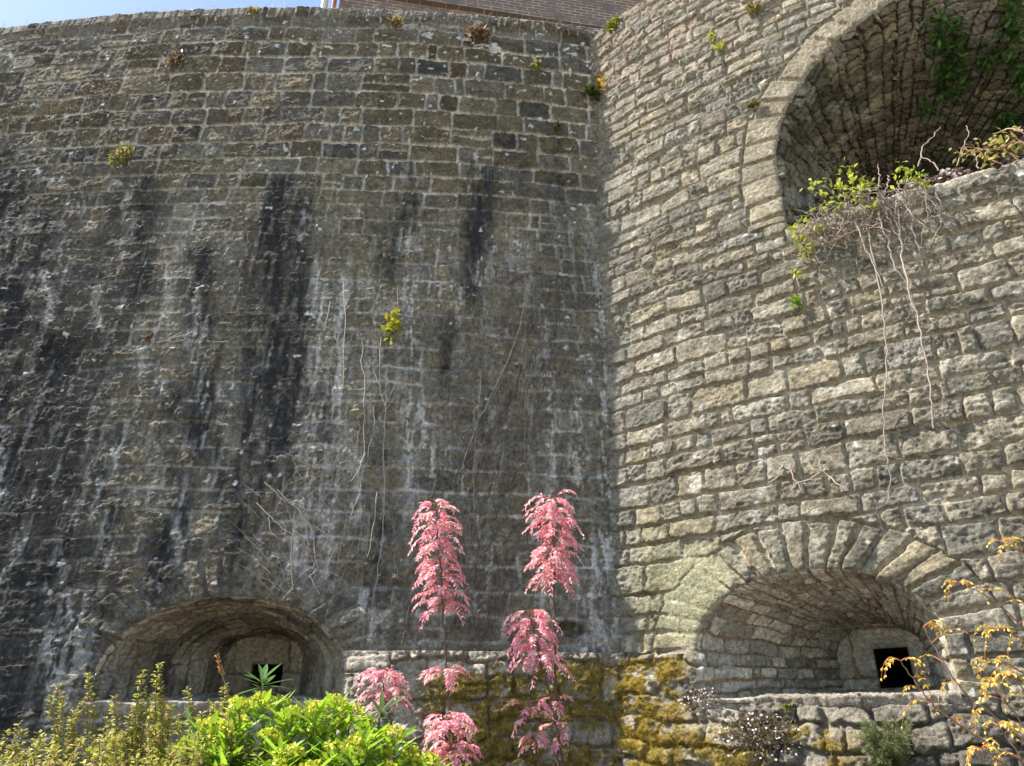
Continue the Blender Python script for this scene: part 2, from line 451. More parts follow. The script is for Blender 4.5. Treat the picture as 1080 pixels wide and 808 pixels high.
    col = mixc(col, (0.66, 0.66, 0.62), 0.9 * sstep(0.52, 0.58, big))
    lb = vnoise(s * 9, z * 9, 85) * (1 - sstep(.4, .6, z)) * (1 - sstep(-.4, -.1, s))
    col = mixc(col, (0.55, 0.56, 0.54), 0.8 * sstep(.90, .94, lb))
    # grey-brown cement wash on the topmost course
    col = mixc(col, (0.20, 0.19, 0.165), 0.55 * sstep(6.55, 6.9, z) * sstep(-.3, .2, fbm(s * 3, z * 8, 86, 3)))
    # pale plinth, with sunlit warmth put into its stone colour
    plm = (pl * 1.0)
    warm = np.array([0.44, 0.385, 0.30]) * (0.7 + 0.5 * hsh(sid, 44))[..., None] * (0.6 + 0.4 * m)[..., None]
    warm = warm * (1 + 0.4 * fbm(s * 8, z * 10, 87, 4))[..., None]
    fade = plm * (1 - 0.35 * sstep(1.9, 2.6, s))
    col = col * (1 - fade[..., None]) + warm * fade[..., None]
    mo = moss_mask(s, z, 90, 0.54, 1.85, 3.6)
    col = mixc(col, (0.20, 0.150, 0.036), mo * 0.92)
    col = col * (1 + 0.35 * mo * fbm(s * 40, z * 40, 91, 2))[..., None]
    h = h + mo * (0.010 + 0.030 * fbm(s * 30, z * 30, 92, 4, .7))
    return h, np.clip(col, 0.008, 0.8), ring, pl, mo

MR = Masonry(31, -1.8, 6.95, (0.105, 0.200), -0.6, 7.5, (0.13, 0.43), 0.012, 0.10)
MRp = Masonry(33, -1.8, 0.62, (0.09, 0.20), -0.6, 7.5, (0.13, 0.36), 0.030, 0.25)

def face_right(s, z):
    d, sid, u, v = MR(s, z)
    pl = (z < 0.24) | ((z < 0.56) & (s < 0.5))
    dp, sp, up_, vp = MRp(s, z)
    d = np.where(pl, dp, d); sid = np.where(pl, sp + 3000, sid); u = np.where(pl, up_, u); v = np.where(pl, vp, v)
    rings = np.zeros(s.shape, bool); upr = np.zeros(s.shape, bool)
    for O, ztop in ((OR, 2.0), (OU, 9.0)):
        rho, T, dr, sr, ur, vr = O.ring(s, z)
        zone = (z < ztop) & (z > O.zs - 0.02) & (np.abs(s - O.s0) < O.a + 1)
        ring = (rho < T) & zone & (T > 0)
        d = np.where(ring, dr, np.where(zone & (T > 0), np.minimum(d, rho - T), d))
        sid = np.where(ring, sr + (O is OU) * 1000, sid); u = np.where(ring, ur, u); v = np.where(ring, vr, v)
        if O is OU: upr = ring
        else: rings = ring
    # coping slabs of the upper sill
    joint = np.where(pl, 0.004, 0.004)
    joint = joint + 0.005 * (vnoise(s * 2, z * 2, 140) - .5)
    depth = np.where(pl, 0.030, np.where(upr, 0.010, 0.024 + 0.012 * vnoise(s * 1.1, z * 1.1, 141)))
    rough = np.where(pl, 0.028, np.where(upr, 0.010, 0.018))
    rough = np.where(rings, 0.011, rough); depth = np.where(rings, 0.036, depth); joint = np.where(rings, 0.012, np.where(upr, 0.018, joint)); depth = np.where(upr, 0.018, depth)
    # lime render smeared over the left haunch of the lower arch
    smear = sstep(-0.05, 0.12, 0.30 - np.hypot((s - 0.50) * 1.0, (z - 0.88) * 0.72) + 0.05 * fbm(s * 4, z * 4, 142, 3))
    h, m = stone_height(d, sid, u, v, s, z, joint, depth, rough, 23, 0.014, 0.45)
    h = h + 0.025 * fbm(s * 0.9, z * 0.9, 177, 2) + upr * 0.012
    flat = 0.022 + 0.006 * fbm(s * 8, z * 8, 143, 3)
    h = h * (1 - 0.85 * smear) + flat * 0.85 * smear
    m = m * (1 - 0.7 * smear) + 0.5 * 0.7 * smear
    h = h + np.where(pl, 0.01, 0) + 0.16 * np.clip(0.56 - z, 0, 0.7) * (1 - sstep(0.35, 0.9, s) * sstep(0.0, 0.2, z)) * (1 - 0.6 * sstep(.5, 1.5, s))
    a = hsh(sid, 140)[..., None]; b = hsh(sid, 141)[..., None]
    tan = np.array([0.268, 0.234, 0.168]); grey = np.array([0.235, 0.215, 0.160]); ochre = np.array([0.275, 0.232, 0.150]); blue = np.array([0.180, 0.168, 0.132])
    col = np.where(a < .42, tan, np.where(a < .75, grey, np.where(a < .86, ochre, blue))) * (0.78 + 0.42 * b)
    col = col * (1 + 0.40 * fbm(s * 7, z * 9, 151, 4, .6))[..., None]
    # dark weathering crust on stone faces
    crust = np.clip(sstep(-0.05, 0.38, fbm(s * 12, z * 16, 153, 4, .65)) + 0.45 * sstep(.05, .35, fbm(s * 2.2, z * 2.6, 154, 4, .6)), 0, 1) * m
    col = mixc(col, (0.085, 0.076, 0.058), 0.62 * crust)
    pale = sstep(0.12, 0.5, fbm(s * 5, z * 7, 155, 4, .65)) * m
    col = mixc(col, (0.45, 0.42, 0.34), 0.42 * pale)
    col = col * (1 + 0.45 * fbm(s * 28, z * 34, 158, 3, .7))[..., None]
    mort = np.array([0.44, 0.380, 0.275]) * (1 + 0.22 * fbm(s * 12, z * 12, 152, 3))[..., None]
    col = col * m[..., None] + mort * (1 - m)[..., None]
    col = np.where(upr[..., None], col * 0.45 + np.array([0.29, 0.245, 0.165]) * 0.55 * (1 + 0.3 * fbm(s * 14, z * 14, 156, 3))[..., None], col)
    # greenish algae round the left of the lower arch and towards the corner
    al = sstep(2.4, 0.9, z) if False else (1 - sstep(0.9, 2.3, z + 0.35 * s)) * sstep(-.45, .3, fbm(s * 1.8, z * 1.8, 160, 3)) * (1 - sstep(1.2, 1.9, s))
    al = np.clip(np.maximum(al * 0.6, smear * 0.85), 0, 1)
    col = mixc(col, (0.300, 0.305, 0.160), 0.62 * al)
    wh = streaks(s, z, WHITE_R, CR, 172)
    col = mixc(col, (0.55, 0.53, 0.47), 0.8 * wh * sstep(-.2, .3, fbm(s * 12, z * 8, 173, 3)))
    # pinkish dry crust of the weathered top left
    tl = sstep(4.6, 6.2, z + 0.5 * fbm(s * 2, z * 2, 180, 3)) * (1 - sstep(.9, 1.7, s))
    col = mixc(col, (0.33, 0.245, 0.19), 0.5 * tl * sstep(-.2, .3, fbm(s * 9, z * 9, 181, 3)))
    h = h + tl * 0.012 * fbm(s * 15, z * 15, 182, 3)
    spd = vnoise(s * 28, z * 28, 190) * vnoise(s * 15, z * 15, 191)
    col = mixc(col, (0.62, 0.60, 0.54), 0.7 * sstep(.70, .76, spd))
    # left wall's cast shadow beside the corner, painted into the stone colour
    ed = (1 - sstep(-0.02, 0.16 + 0.05 * vnoise(z * 3, z * 0, 9), s)) * (1 - sstep(4.8, 6.5, z))
    col = mixc(col, (0.20, 0.19, 0.165), 0.45 * ed)
    plc = np.array([0.34, 0.30, 0.23]) * (1 - .38 * sstep(.5, .9, s))[..., None] * (0.6 + 0.6 * hsh(sid, 144))[..., None] * (0.65 + 0.35 * m)[..., None] * (1 + 0.4 * fbm(s * 8, z * 10, 157, 4))[..., None]
    col = np.where(pl[..., None], plc, col)
    big = vnoise(s * 7, z * 9, 195) * ((z < 0.62) & (np.abs(s - .42) < .12) | (pl & (s < .9)))
    col = mixc(col, (0.70, 0.69, 0.66), 0.9 * sstep(.80, .86, big))
    mo = np.maximum(moss_mask(s, z, 190, 0.56, -0.4, 0.36), 0.8 * moss_mask(s, z, 197, 0.15, 0.3, 1.25))
    col = mixc(col, (0.27, 0.195, 0.038), mo * 0.92)
    col = col * (1 + 0.35 * mo * fbm(s * 40, z * 40, 191, 2))[..., None]
    h = h + mo * (0.010 + 0.030 * fbm(s * 30, z * 30, 192, 4, .7))
    return h, np.clip(col, 0.008, 0.85), rings | upr, pl, mo

def axis(parts):
    out = []
    for a, b, st in parts:
        out.append(np.arange(a, b, st))
    out.append([parts[-1][1]])
    return np.concatenate(out)

def build_wall(root, W, S1, Z1, face, openings, top):
    S, Z = np.meshgrid(S1, Z1, indexing='ij')
    n, m = S.shape
    ins = np.zeros(S.shape, bool); snapS = S.copy(); snapZ = Z.copy()
    for O in openings:
        i = O.inside(S, Z); ins |= i
        a, b = O.snap(S, Z)
        snapS = np.where(i, a, snapS); snapZ = np.where(i, b, snapZ)
    h, col, ring, pl, mo = face(snapS, snapZ)
    for O in openings:          # worn arris round the openings
        l, rho = O.coord(snapS, snapZ)
        near = (snapZ > O.zs - .03) & (snapZ < O.z0 + O.b + .3) & (np.abs(snapS - O.s0) < O.a + .3)
        h = np.where(near, h - 0.02 * np.exp(-np.maximum(rho, 0) / 0.015), h)
    P = wpos(snapS, snapZ, h, W).reshape(-1, 3)
    F = grid_faces(n, m)
    insf = ins.ravel()[F]
    F = F[~insf.all(1)]
    rf = ring.ravel()[F].mean(1) > 0.5
    pf = (pl.ravel()[F].mean(1) > 0.5) & ~rf
    col = col.reshape(-1, 3)
    def part(name, sel):
        f = F[sel]
        u, invx = np.unique(f, return_inverse=True)
        return mesh_obj(name, P[u], invx.reshape(f.shape), M_STONE, root, col[u])
    res = {}
    res['masonry'] = part('stone_face', ~rf & ~pf)
    res['plinth'] = part('plinth', pf)
    # arches: one part per opening
    cz = Z.ravel()[F].mean(1)
    if len(openings) == 2:
        res['arch1'] = part('arch', rf & (cz < 2.5)); res['arch2'] = part('arch', rf & (cz >= 2.5))
    else: res['arch1'] = part('arch', rf)
    # top of the wall and its back: a thick wall, not a skin
    Sx = S1[::4]; rows = [(0.05, 0.0), (0.03, -0.10), (0.02, -0.25), (0.0, -0.45), (0.0, -0.6), (-0.9, -0.62)]
    ht = face(Sx, np.full(len(Sx), top - 0.002))[0]
    V = [wpos(Sx, np.full(len(Sx), top - 0.002), ht, W)]
    for dz, off in rows[1:]:
        V.append(wpos(Sx, top + dz + 0.01 * vnoise(Sx * 8, Sx * 0, 5), off + 0.0 * Sx, W))
    V = np.stack(V, 1)
    mesh_obj('wall_top', V.reshape(-1, 3), grid_faces(V.shape[0], V.shape[1])[:, ::-1], M_STONE, root, np.array([0.2, 0.185, 0.155]))
    return res, (S1, Z1, mo, h)

TOPL, TOPR = 7.15, 7.03
left_wall = thing('fortress_wall', 'dark streaked curved stone wall with black and white stains, filling the left side', 'wall', tuple(wpos(0.0, -EYE, 0, CL)))
right_wall = thing('fortress_wall', 'sunlit tan stone wall curving up the right side, with a large and a small arched recess', 'wall', tuple(wpos(1.5, -EYE, 0, CR)))
SL = axis([(-9.0, -3.7, 0.03), (-3.7, 3.75, 0.0088)])
ZL = axis([(-1.62, -0.25, 0.05), (-0.25, 2.2, 0.0080), (2.2, 4.6, 0.0095), (4.6, TOPL, 0.0112)])
SR = axis([(-0.45, 3.75, 0.0082), (3.75, 7.2, 0.03)])
ZR = axis([(-1.62, -0.25, 0.05), (-0.25, 2.4, 0.0078), (2.4, 4.6, 0.0090), (4.6, TOPR, 0.0105)])
resL, gl = build_wall(left_wall, CL, SL, ZL, face_left, [OL], TOPL)
resR, gr = build_wall(right_wall, CR, SR, ZR, face_right, [OR, OU], TOPR)

# ------------------------------------------------------------------ embrasures: funnel-shaped lining, back, black loop hole, sill
def displace(P, h, toward):
    du = np.gradient(P, axis=0); dv = np.gradient(P, axis=1)
    nn = np.cross(du, dv); nn /= np.linalg.norm(nn, axis=-1, keepdims=True) + 1e-9
    sg = np.sign((nn * (toward - P)).sum(-1, keepdims=True))
    return P + nn * sg * h[..., None]


def embrasure(root, W, face, O, D, inner, hole, style, palette, mas=(0.095, 0.17, 0.14, 0.38, 0.018), rel=(0.028, 0.018), fdrop=0.055, nl=330, nt=170, drift=0.0, floor_rise=0.16, seed=0, name='embrasure'):
    """inner: (dx, half width, springing z, rise, base z) at depth D; hole: (x centre, z0, half width, height)"""
    s, z = O.profile(max(12, int(nl * 0.13)), nl)
    h, colw, *_ = face(s, z)
    P0 = wpos(s, z, h - 0.02, W)
    nin = -wnorm(O.s0, W); nin[2] = 0; nin /= np.linalg.norm(nin)
    td = wtan(O.s0, W)
    c0 = wpos(O.s0, 0, 0, W)
    ix, ia, iz0, ib, izs = inner
    # inner profile with the same parametrisation
    fx = (s - O.s0) / O.a
    fz = np.where(z >= O.z0, iz0 + ib * (z - O.z0) / O.b, izs + (iz0 - izs) * (z - O.zs) / (O.z0 - O.zs))
    P1 = c0 + nin * D + td * (ix + ia * fx)[:, None]
    P1[:, 2] = fz + EYE
    t = np.linspace(0, 1, nt)
    P = P0[:, None, :] * (1 - t[None, :, None]) + P1[:, None, :] * t[None, :, None]
    l = np.concatenate([[0], np.cumsum(np.linalg.norm(np.diff(P0, axis=0), axis=1))])
    lin = np.concatenate([[0], np.cumsum(np.linalg.norm(np.diff(P1, axis=0), axis=1))])
    Lg = np.repeat(l[:, None], nt, 1); Tg = np.repeat(t[None] * D, len(l), 0)
    L2 = l[:, None] * (1 - t[None]) + lin[:, None] * t[None]
    if style == 'rings':
        ms = Masonry(seed, -0.2, D + 0.5, (0.07, 0.16), -1, 6, (0.25, 0.7), 0.03, 0.0)
        d, sid, u, v = ms(Lg, Tg)
        hh, m = stone_height(d, sid, u, v, Lg, Tg, 0.003, 0.006, 0.008, seed)
        hh = hh + 0.016 * fbm(L2 * 5, Tg * 5, seed + 6, 3)
    else:
        ms = Masonry(seed, -0.2, l[-1] + 0.5, mas[:2], -1, 6, mas[2:4], mas[4], 0.1)
        d, sid, u, v = ms(Tg, Lg)
        hh, m = stone_height(d, sid, u, v, Tg, L2, 0.004, rel[0], rel[1], seed)
    hh = hh * (sstep(0, 0.03, t) * (1 - sstep(.95, 1, t)))[None]
    axis_p = (c0 + nin * D * 0.5); tow = np.empty_like(P)
    mid = P.mean(0, keepdims=True)
    P = displace(P, hh, np.broadcast_to(mid, P.shape))
    stone, mortar, stain = palette
    r = hsh(sid, 60)[..., None]
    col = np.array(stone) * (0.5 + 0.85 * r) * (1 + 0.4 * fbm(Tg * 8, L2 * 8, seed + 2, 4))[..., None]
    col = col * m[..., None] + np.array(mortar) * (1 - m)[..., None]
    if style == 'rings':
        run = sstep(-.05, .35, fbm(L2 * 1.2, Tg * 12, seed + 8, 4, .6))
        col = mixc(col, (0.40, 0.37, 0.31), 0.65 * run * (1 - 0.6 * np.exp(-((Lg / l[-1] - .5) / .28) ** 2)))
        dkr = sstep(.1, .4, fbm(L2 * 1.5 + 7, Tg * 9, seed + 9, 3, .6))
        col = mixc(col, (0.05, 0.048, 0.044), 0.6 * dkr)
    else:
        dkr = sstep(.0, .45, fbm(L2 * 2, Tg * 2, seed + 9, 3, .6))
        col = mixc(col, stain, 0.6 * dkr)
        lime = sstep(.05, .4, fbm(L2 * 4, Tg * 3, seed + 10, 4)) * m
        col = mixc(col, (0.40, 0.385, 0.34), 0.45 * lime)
    n1, n2 = P.shape[:2]
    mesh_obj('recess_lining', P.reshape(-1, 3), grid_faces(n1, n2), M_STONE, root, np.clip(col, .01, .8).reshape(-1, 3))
    # back slab with the loop hole: loft from inner profile to the hole's rectangle
    hx, hz0, hw, hht = hole
    fxb = np.concatenate([fx, np.linspace(1, -1, 42), [-1]]); fzb = np.concatenate([fz, np.full(42, izs - 0.06), [izs]])
    # rectangle points matched by direction
    q = np.stack([ix + ia * fxb - hx, fzb - (hz0 + hht / 2)], -1)
    P1b = c0 + nin * D + td * (ix + ia * fxb)[:, None]; P1b[:, 2] = fzb + EYE
    sc = 1 / np.maximum(np.abs(q[:, 0]) / hw, np.abs(q[:, 1]) / (hht / 2))
    rect = q * sc[:, None]
    B1 = c0 + nin * (D + 0.03) + td * (hx + rect[:, 0])[:, None]; B1[:, 2] = hz0 + hht / 2 + rect[:, 1] + EYE
    nb = 26; tb = np.linspace(0, 1, nb)
    PO = P1b - nin * 0.02 + (P1b - (c0 + nin * D + td * ix + np.array([0, 0, (iz0 + izs) / 2]))) * 0.10
    PB = PO[:, None] * (1 - tb[None, :, None]) + B1[:, None] * tb[None, :, None]
    x_ = ((PB - c0) * td).sum(-1); z_ = PB[..., 2]
    ms2 = Masonry(seed + 5, 0, 6, (0.22, 0.34), -3, 3, (0.3, 0.5), 0.01, 0)
    d, sid, u, v = ms2(x_, z_)
    hb, mb = stone_height(d, sid, u, v, x_, z_, 0.003, 0.014, 0.008, seed + 3)
    PB = PB - nin * hb[..., None] * (np.sin(np.pi * tb) ** .5)[None, :, None]
    cb = np.array(stone) * (0.9 + 0.3 * hsh(sid, 61))[..., None] * (1 + 0.35 * fbm(x_ * 9, z_ * 9, seed + 4, 4))[..., None]
    cb = cb * mb[..., None] + np.array(mortar) * (1 - mb)[..., None]
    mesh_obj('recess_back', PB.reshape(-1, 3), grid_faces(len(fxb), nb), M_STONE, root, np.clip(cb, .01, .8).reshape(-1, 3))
    # loop hole tunnel: rough stone sides running back into the dark
    per = []
    k_ = 14
    for (xa, za, xb, zb) in ((-1, 0, 1, 0), (1, 0, 1, 1), (1, 1, -1, 1), (-1, 1, -1, 0)):
        for q_ in range(k_): f_ = q_ / k_; per.append((xa + (xb - xa) * f_, za + (zb - za) * f_))
    per = np.array(per + [per[0]]); dp_ = np.concatenate([np.linspace(0.018, 1.1, 24), [1.1]])
    TV = np.zeros((len(per), len(dp_), 3))
    for jd, dd in enumerate(dp_):
        sc_ = 0.0 if jd == len(dp_) - 1 else 1.0
        wob_ = min(1.0, dd * 6) * 0.010 * fbm(per[:, 0] * 3 + dd * 6, per[:, 1] * 5 + dd * 3, seed + 41, 3) * sc_
        q_ = c0 + nin * (D + dd) + td * ((hx + per[:, 0] * hw * 1.04 * sc_ + wob_)[:, None]); q_[:, 2] = hz0 + hht / 2 + (per[:, 1] - .5) * hht * sc_ + wob_ + EYE
        TV[:, jd] = q_
    mesh_obj('loophole', TV.reshape(-1, 3), grid_faces(*TV.shape[:2]), M_STONE, root, np.array([0.07, 0.062, 0.05]))
    # sill: slab sheet rising inwards with a proud broken front edge
    ns = 260; xs = np.linspace(-1, 1, ns)
    rows_t = np.concatenate([np.full(8, -1.0), np.linspace(0, 1, 120)])
    Vs = np.zeros((ns, len(rows_t), 3)); hs = np.zeros((ns, len(rows_t)))
    sF = O.s0 + xs * (O.a + 0.012)
    front = wpos(sF, np.full(ns, O.zs), 0.03 + 0.05 * vnoise(xs * O.a * 5, xs * 0, seed + 21) + 0.018 * fbm(xs * O.a * 22, xs * 0, seed + 22, 3), W)
    back = c0 + nin * (D + 0.04) + td * (ix + (ia + 0.02) * xs)[:, None]; back[:, 2] = izs + EYE
    for j, t_ in enumerate(rows_t):
        if t_ < 0:
            q = front.copy(); q[:, 2] -= (8 - j) / 8 * (fdrop + 0.02 * vnoise(xs * O.a * 4, xs * 0, seed + 24)); 
            q += nin * (((8 - j) / 8.0 - 0.35) ** 2 * 0.05 + 0.012 * fbm(xs * O.a * 12, xs * 0 + j * .5, seed + 25, 3))[:, None] if False else nin[None] * (((8 - j) / 8.0) ** 2 * 0.05 + 0.012 * fbm(xs * O.a * 12, xs * 0 + j * .5, seed + 25, 3))[:, None]
            Vs[:, j] = q
        else:
            Vs[:, j] = front * (1 - t_) + back * t_
    X = ((Vs - c0) * td).sum(-1); Yd = ((Vs - c0) * nin).sum(-1)
    ms3 = Masonry(seed + 8, -0.3, D + 0.5, (0.35, 0.6), -3, 3, (0.25, 0.55), 0.03, 0)
    d, sid, u, v = ms3(X, Yd)
    hs, mm = stone_height(d, sid, u, v, X, Yd, 0.003, 0.018, 0.016, seed + 9)
    Vs[..., 2] += np.where(rows_t[None] >= 0, hs * 0.8, hs * 0.8 * 0)
    Vs[..., :8, 2] += (hs * 0.8)[:, 8:9] * (np.arange(8) / 8.0)[None]
    cs = np.array([0.36, 0.32, 0.25]) * (0.8 + 0.4 * hsh(sid, 63))[..., None] * (1 + 0.4 * fbm(X * 9, Yd * 9, seed + 12, 4))[..., None]
    cs = cs * (0.55 + 0.45 * mm)[..., None]
    mesh_obj('sill', Vs.reshape(-1, 3), grid_faces(ns, len(rows_t))[:, ::-1], M_STONE, root, np.clip(cs, .01, .8).reshape(-1, 3))

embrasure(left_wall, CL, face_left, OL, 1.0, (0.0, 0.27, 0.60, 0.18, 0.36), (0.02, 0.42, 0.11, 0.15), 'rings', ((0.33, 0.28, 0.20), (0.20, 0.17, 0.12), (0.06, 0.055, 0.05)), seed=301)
embrasure(right_wall, CR, face_right, OR, 1.2, (0.16, 0.27, 0.56, 0.20, 0.345), (0.21, 0.36, 0.105, 0.25), 'splay', ((0.52, 0.49, 0.41), (0.30, 0.21, 0.12), (0.15, 0.135, 0.095)), mas=(0.07, 0.13, 0.10, 0.30, 0.022), rel=(0.009, 0.009), seed=331)
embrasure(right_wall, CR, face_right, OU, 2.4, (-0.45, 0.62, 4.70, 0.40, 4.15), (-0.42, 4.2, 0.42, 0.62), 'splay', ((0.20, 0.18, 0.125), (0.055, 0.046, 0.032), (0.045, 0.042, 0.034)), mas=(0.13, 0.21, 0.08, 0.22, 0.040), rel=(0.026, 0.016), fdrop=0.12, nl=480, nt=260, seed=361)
# ------------------------------------------------------------------ ground and terraces
gx = np.concatenate([np.linspace(-400, -12, 12), np.linspace(-10, 10, 61), np.linspace(12, 400, 12)])
gy = np.concatenate([np.linspace(-400, -12, 12), np.linspace(-10, 10, 61), np.linspace(12, 400, 12)])
GX, GY = np.meshgrid(gx, gy, indexing='ij')
def ground_z(x, y):
    return 0.68 * sstep(1.35, 2.0, y + 0.15 * np.sin(x)) + 0.03 * fbm(x, y, 5, 2)
GZ = ground_z(GX, GY) - 0.02
bed = sstep(1.3, 1.6, GY)[..., None]
gcol = np.array([0.36, 0.33, 0.27]) * (1 - bed) + np.array([0.085, 0.062, 0.042]) * bed
gcol = gcol * (1 + 0.3 * fbm(GX * 3, GY * 3, 6, 3))[..., None]
g = mesh_obj('ground', np.stack([GX, GY, GZ], -1).reshape(-1, 3), grid_faces(len(gx), len(gy))[:, ::-1], M_STONE, None, gcol.reshape(-1, 3))
tag(g, kind='structure')
def terrace(W, s0, s1, z, r_in):
    s = np.linspace(s0, s1, 60); V = []
    for off in np.linspace(-0.4, -(W[2] - r_in), 12):
        V.append(wpos(s, z, off, W))
    return np.stack(V, 1)
for i_, (W, a_, b_, z_, r_) in enumerate(((CL, -9, 12, 6.45, 3.0), (CR, -3.0, 10, 6.38, 1.0))):  # unseen terraces behind the parapet, added also to block sun behind the walls
    V = terrace(W, a_, b_, z_, r_)
    o = mesh_obj('terrace', V.reshape(-1, 3), grid_faces(V.shape[0], V.shape[1]), M_STONE, None, np.array([0.12, 0.11, 0.07]))
    tag(o, kind='structure')

# ------------------------------------------------------------------ brick building behind the parapet
M_BRICK = bpy.data.materials.new('brick'); M_BRICK.use_nodes = True
nt = M_BRICK.node_tree; nb_ = nt.nodes; lk = nt.links
tc = nb_.new('ShaderNodeUVMap'); br = nb_.new('ShaderNodeTexBrick')
br.inputs['Scale'].default_value = 1.0; br.inputs['Brick Width'].default_value = 0.225; br.inputs['Row Height'].default_value = 0.075
br.inputs['Mortar Size'].default_value = 0.012; br.inputs['Mortar Smooth'].default_value = 0.2; br.inputs['Bias'].default_value = 0.0
br.inputs['Color1'].default_value = (0.21, 0.115, 0.075, 1); br.inputs['Color2'].default_value = (0.15, 0.10, 0.07, 1); br.inputs['Mortar'].default_value = (0.36, 0.31, 0.26, 1)
nzb = nb_.new('ShaderNodeTexNoise'); nzb.inputs['Scale'].default_value = 3; nzb.inputs['Detail'].default_value = 6
mxb = nb_.new('ShaderNodeMixRGB'); mxb.inputs[2].default_value = (0.14, 0.12, 0.10, 1)
crb = nb_.new('ShaderNodeValToRGB'); crb.color_ramp.elements[0].position = .42; crb.color_ramp.elements[1].position = .62
lk.new(tc.outputs[0], br.inputs['Vector']); lk.new(tc.outputs[0], nzb.inputs['Vector']); lk.new(nzb.outputs['Fac'], crb.inputs[0])
lk.new(crb.outputs[0], mxb.inputs[0]); lk.new(br.outputs['Color'], mxb.inputs[1]); lk.new(mxb.outputs[0], nb_['Principled BSDF'].inputs['Base Color'])
nb_['Principled BSDF'].inputs['Roughness'].default_value = 0.9
bb = nb_.new('ShaderNodeBump'); bb.inputs['Distance'].default_value = 0.01; bb.inputs['Strength'].default_value = 0.7
lk.new(br.outputs['Fac'], bb.inputs['Height']); bb.invert = True; lk.new(bb.outputs[0], nb_['Principled BSDF'].inputs['Normal'])
b0 = np.array([-2.93, 9.0, 0]); az = math.radians(80); bd = np.array([math.sin(az), math.cos(az), 0]); bn = np.array([bd[1], -bd[0], 0]) # outward (towards viewer)
if bn[1] > 0: bn = -bn
house = thing('brick_building', 'brown brick building with a moulded band, rising behind the top of the dark wall', 'building', tuple(b0 + [0, 0, 6.4 + EYE]))
def brick_box(name, u0, u1, z0, z1, out, depth, mat=None, vo=0.0):
    me = bpy.data.meshes.new(name); P = []; 
    for (u, o_) in ((u0, out), (u1, out), (u1, out - depth), (u0, out - depth)):
        for z in (z0, z1): P.append(b0 + bd * u + bn * o_ + np.array([0, 0, z + EYE]))
    F = [(0, 2, 3, 1), (2, 4, 5, 3), (4, 6, 7, 5), (6, 0, 1, 7), (1, 3, 5, 7), (0, 6, 4, 2)]
    me.from_pydata([tuple(p) for p in P], [], F)
    uv = me.uv_layers.new(name='UVMap')
    for f in me.polygons:
        for li in f.loop_indices:
            v = me.vertices[me.loops[li].vertex_index].co
            w = np.array(v) - b0
            a = w @ bd; c = w @ bn; z = v[2]
            uv.data[li].uv = ((a if f.index in (0, 2) else (c + 0.05 if f.index in (1, 3) else a)), z + vo)
    me.materials.append(mat or M_BRICK)
    o = bpy.data.objects.new(name, me); C.objects.link(o); o.parent = house; o.matrix_parent_inverse = Matrix.Translation(-house.location)
    return o
brick_box('upper_wall', 0.05, 9.0, 11.93, 16.0, -0.06, 6.0)
brick_box('lower_wall', 0.0, 9.0, 6.3, 11.70, 0.0, 6.2)
brick_box('string_course', -0.02, 9.05, 11.70, 11.82, 0.10, 6.3, vo=.03)
brick_box('string_course', 0.0, 9.0, 11.82, 11.93, 0.03, 6.2, vo=.03)
M_PAINT = attr_material('old_paint', 0.6, 30, 0.1, 30, 0.2)
def tube(points, radii, sides=6, closed_end=True):
    P = np.asarray(points, float); n = len(P)
    T = np.gradient(P, axis=0); T /= np.linalg.norm(T, axis=1, keepdims=True) + 1e-9
    ref = np.array([0.0, 0.3, 1.0]) if abs(T[0][2]) < 0.8 else np.array([1.0, 0.2, 0.0])
    A = np.cross(T, ref); A /= np.linalg.norm(A, axis=1, keepdims=True) + 1e-9
    B = np.cross(T, A)
    a = np.linspace(0, 2 * np.pi, sides, endpoint=False)
    R = np.asarray(radii, float) * np.ones(n)
    V = P[:, None] + R[:, None, None] * (np.cos(a)[None, :, None] * A[:, None] + np.sin(a)[None, :, None] * B[:, None])
    i = np.arange(n - 1)[:, None]; j = np.arange(sides)[None]
    F = np.stack([i * sides + j, i * sides + (j + 1) % sides, (i + 1) * sides + (j + 1) % sides, (i + 1) * sides + j], -1).reshape(-1, 4)
    return V.reshape(-1, 3), F

class Batch:
    def __init__(self): self.V = []; self.F = []; self.c = []; self.n = 0
    def add(self, V, F, col):
        col = np.asarray(col, float)
        if col.ndim == 1: col = np.tile(col, (len(V), 1))
        self.V.append(V); self.F.append(F + self.n); self.c.append(col); self.n += len(V)
    def tube(self, pts, rad, col, sides=6): self.add(*tube(pts, rad, sides), col)
    def build(self, name, mat, parent=None, smooth=True):
        return mesh_obj(name, np.concatenate(self.V), np.concatenate(self.F), mat, parent, np.clip(np.concatenate(self.c), 0.003, 0.9), smooth)

pb = Batch(); p = b0 + bd * -0.22 + bn * 0.1
pb.tube([p + [0, 0, z + EYE] for z in (6.4, 8, 10, 12, 16)], 0.055, (0.62, 0.60, 0.56), 12)
pb.build('downpipe', M_PAINT, house)
pb = Batch(); p = b0 + bd * -0.06 + bn * 0.16
pb.tube([p + [0, 0, z + EYE] for z in (6.4, 8, 10, 12, 16)], 0.04, (0.33, 0.13, 0.09), 12)
pb.build('downpipe', M_PAINT, house)

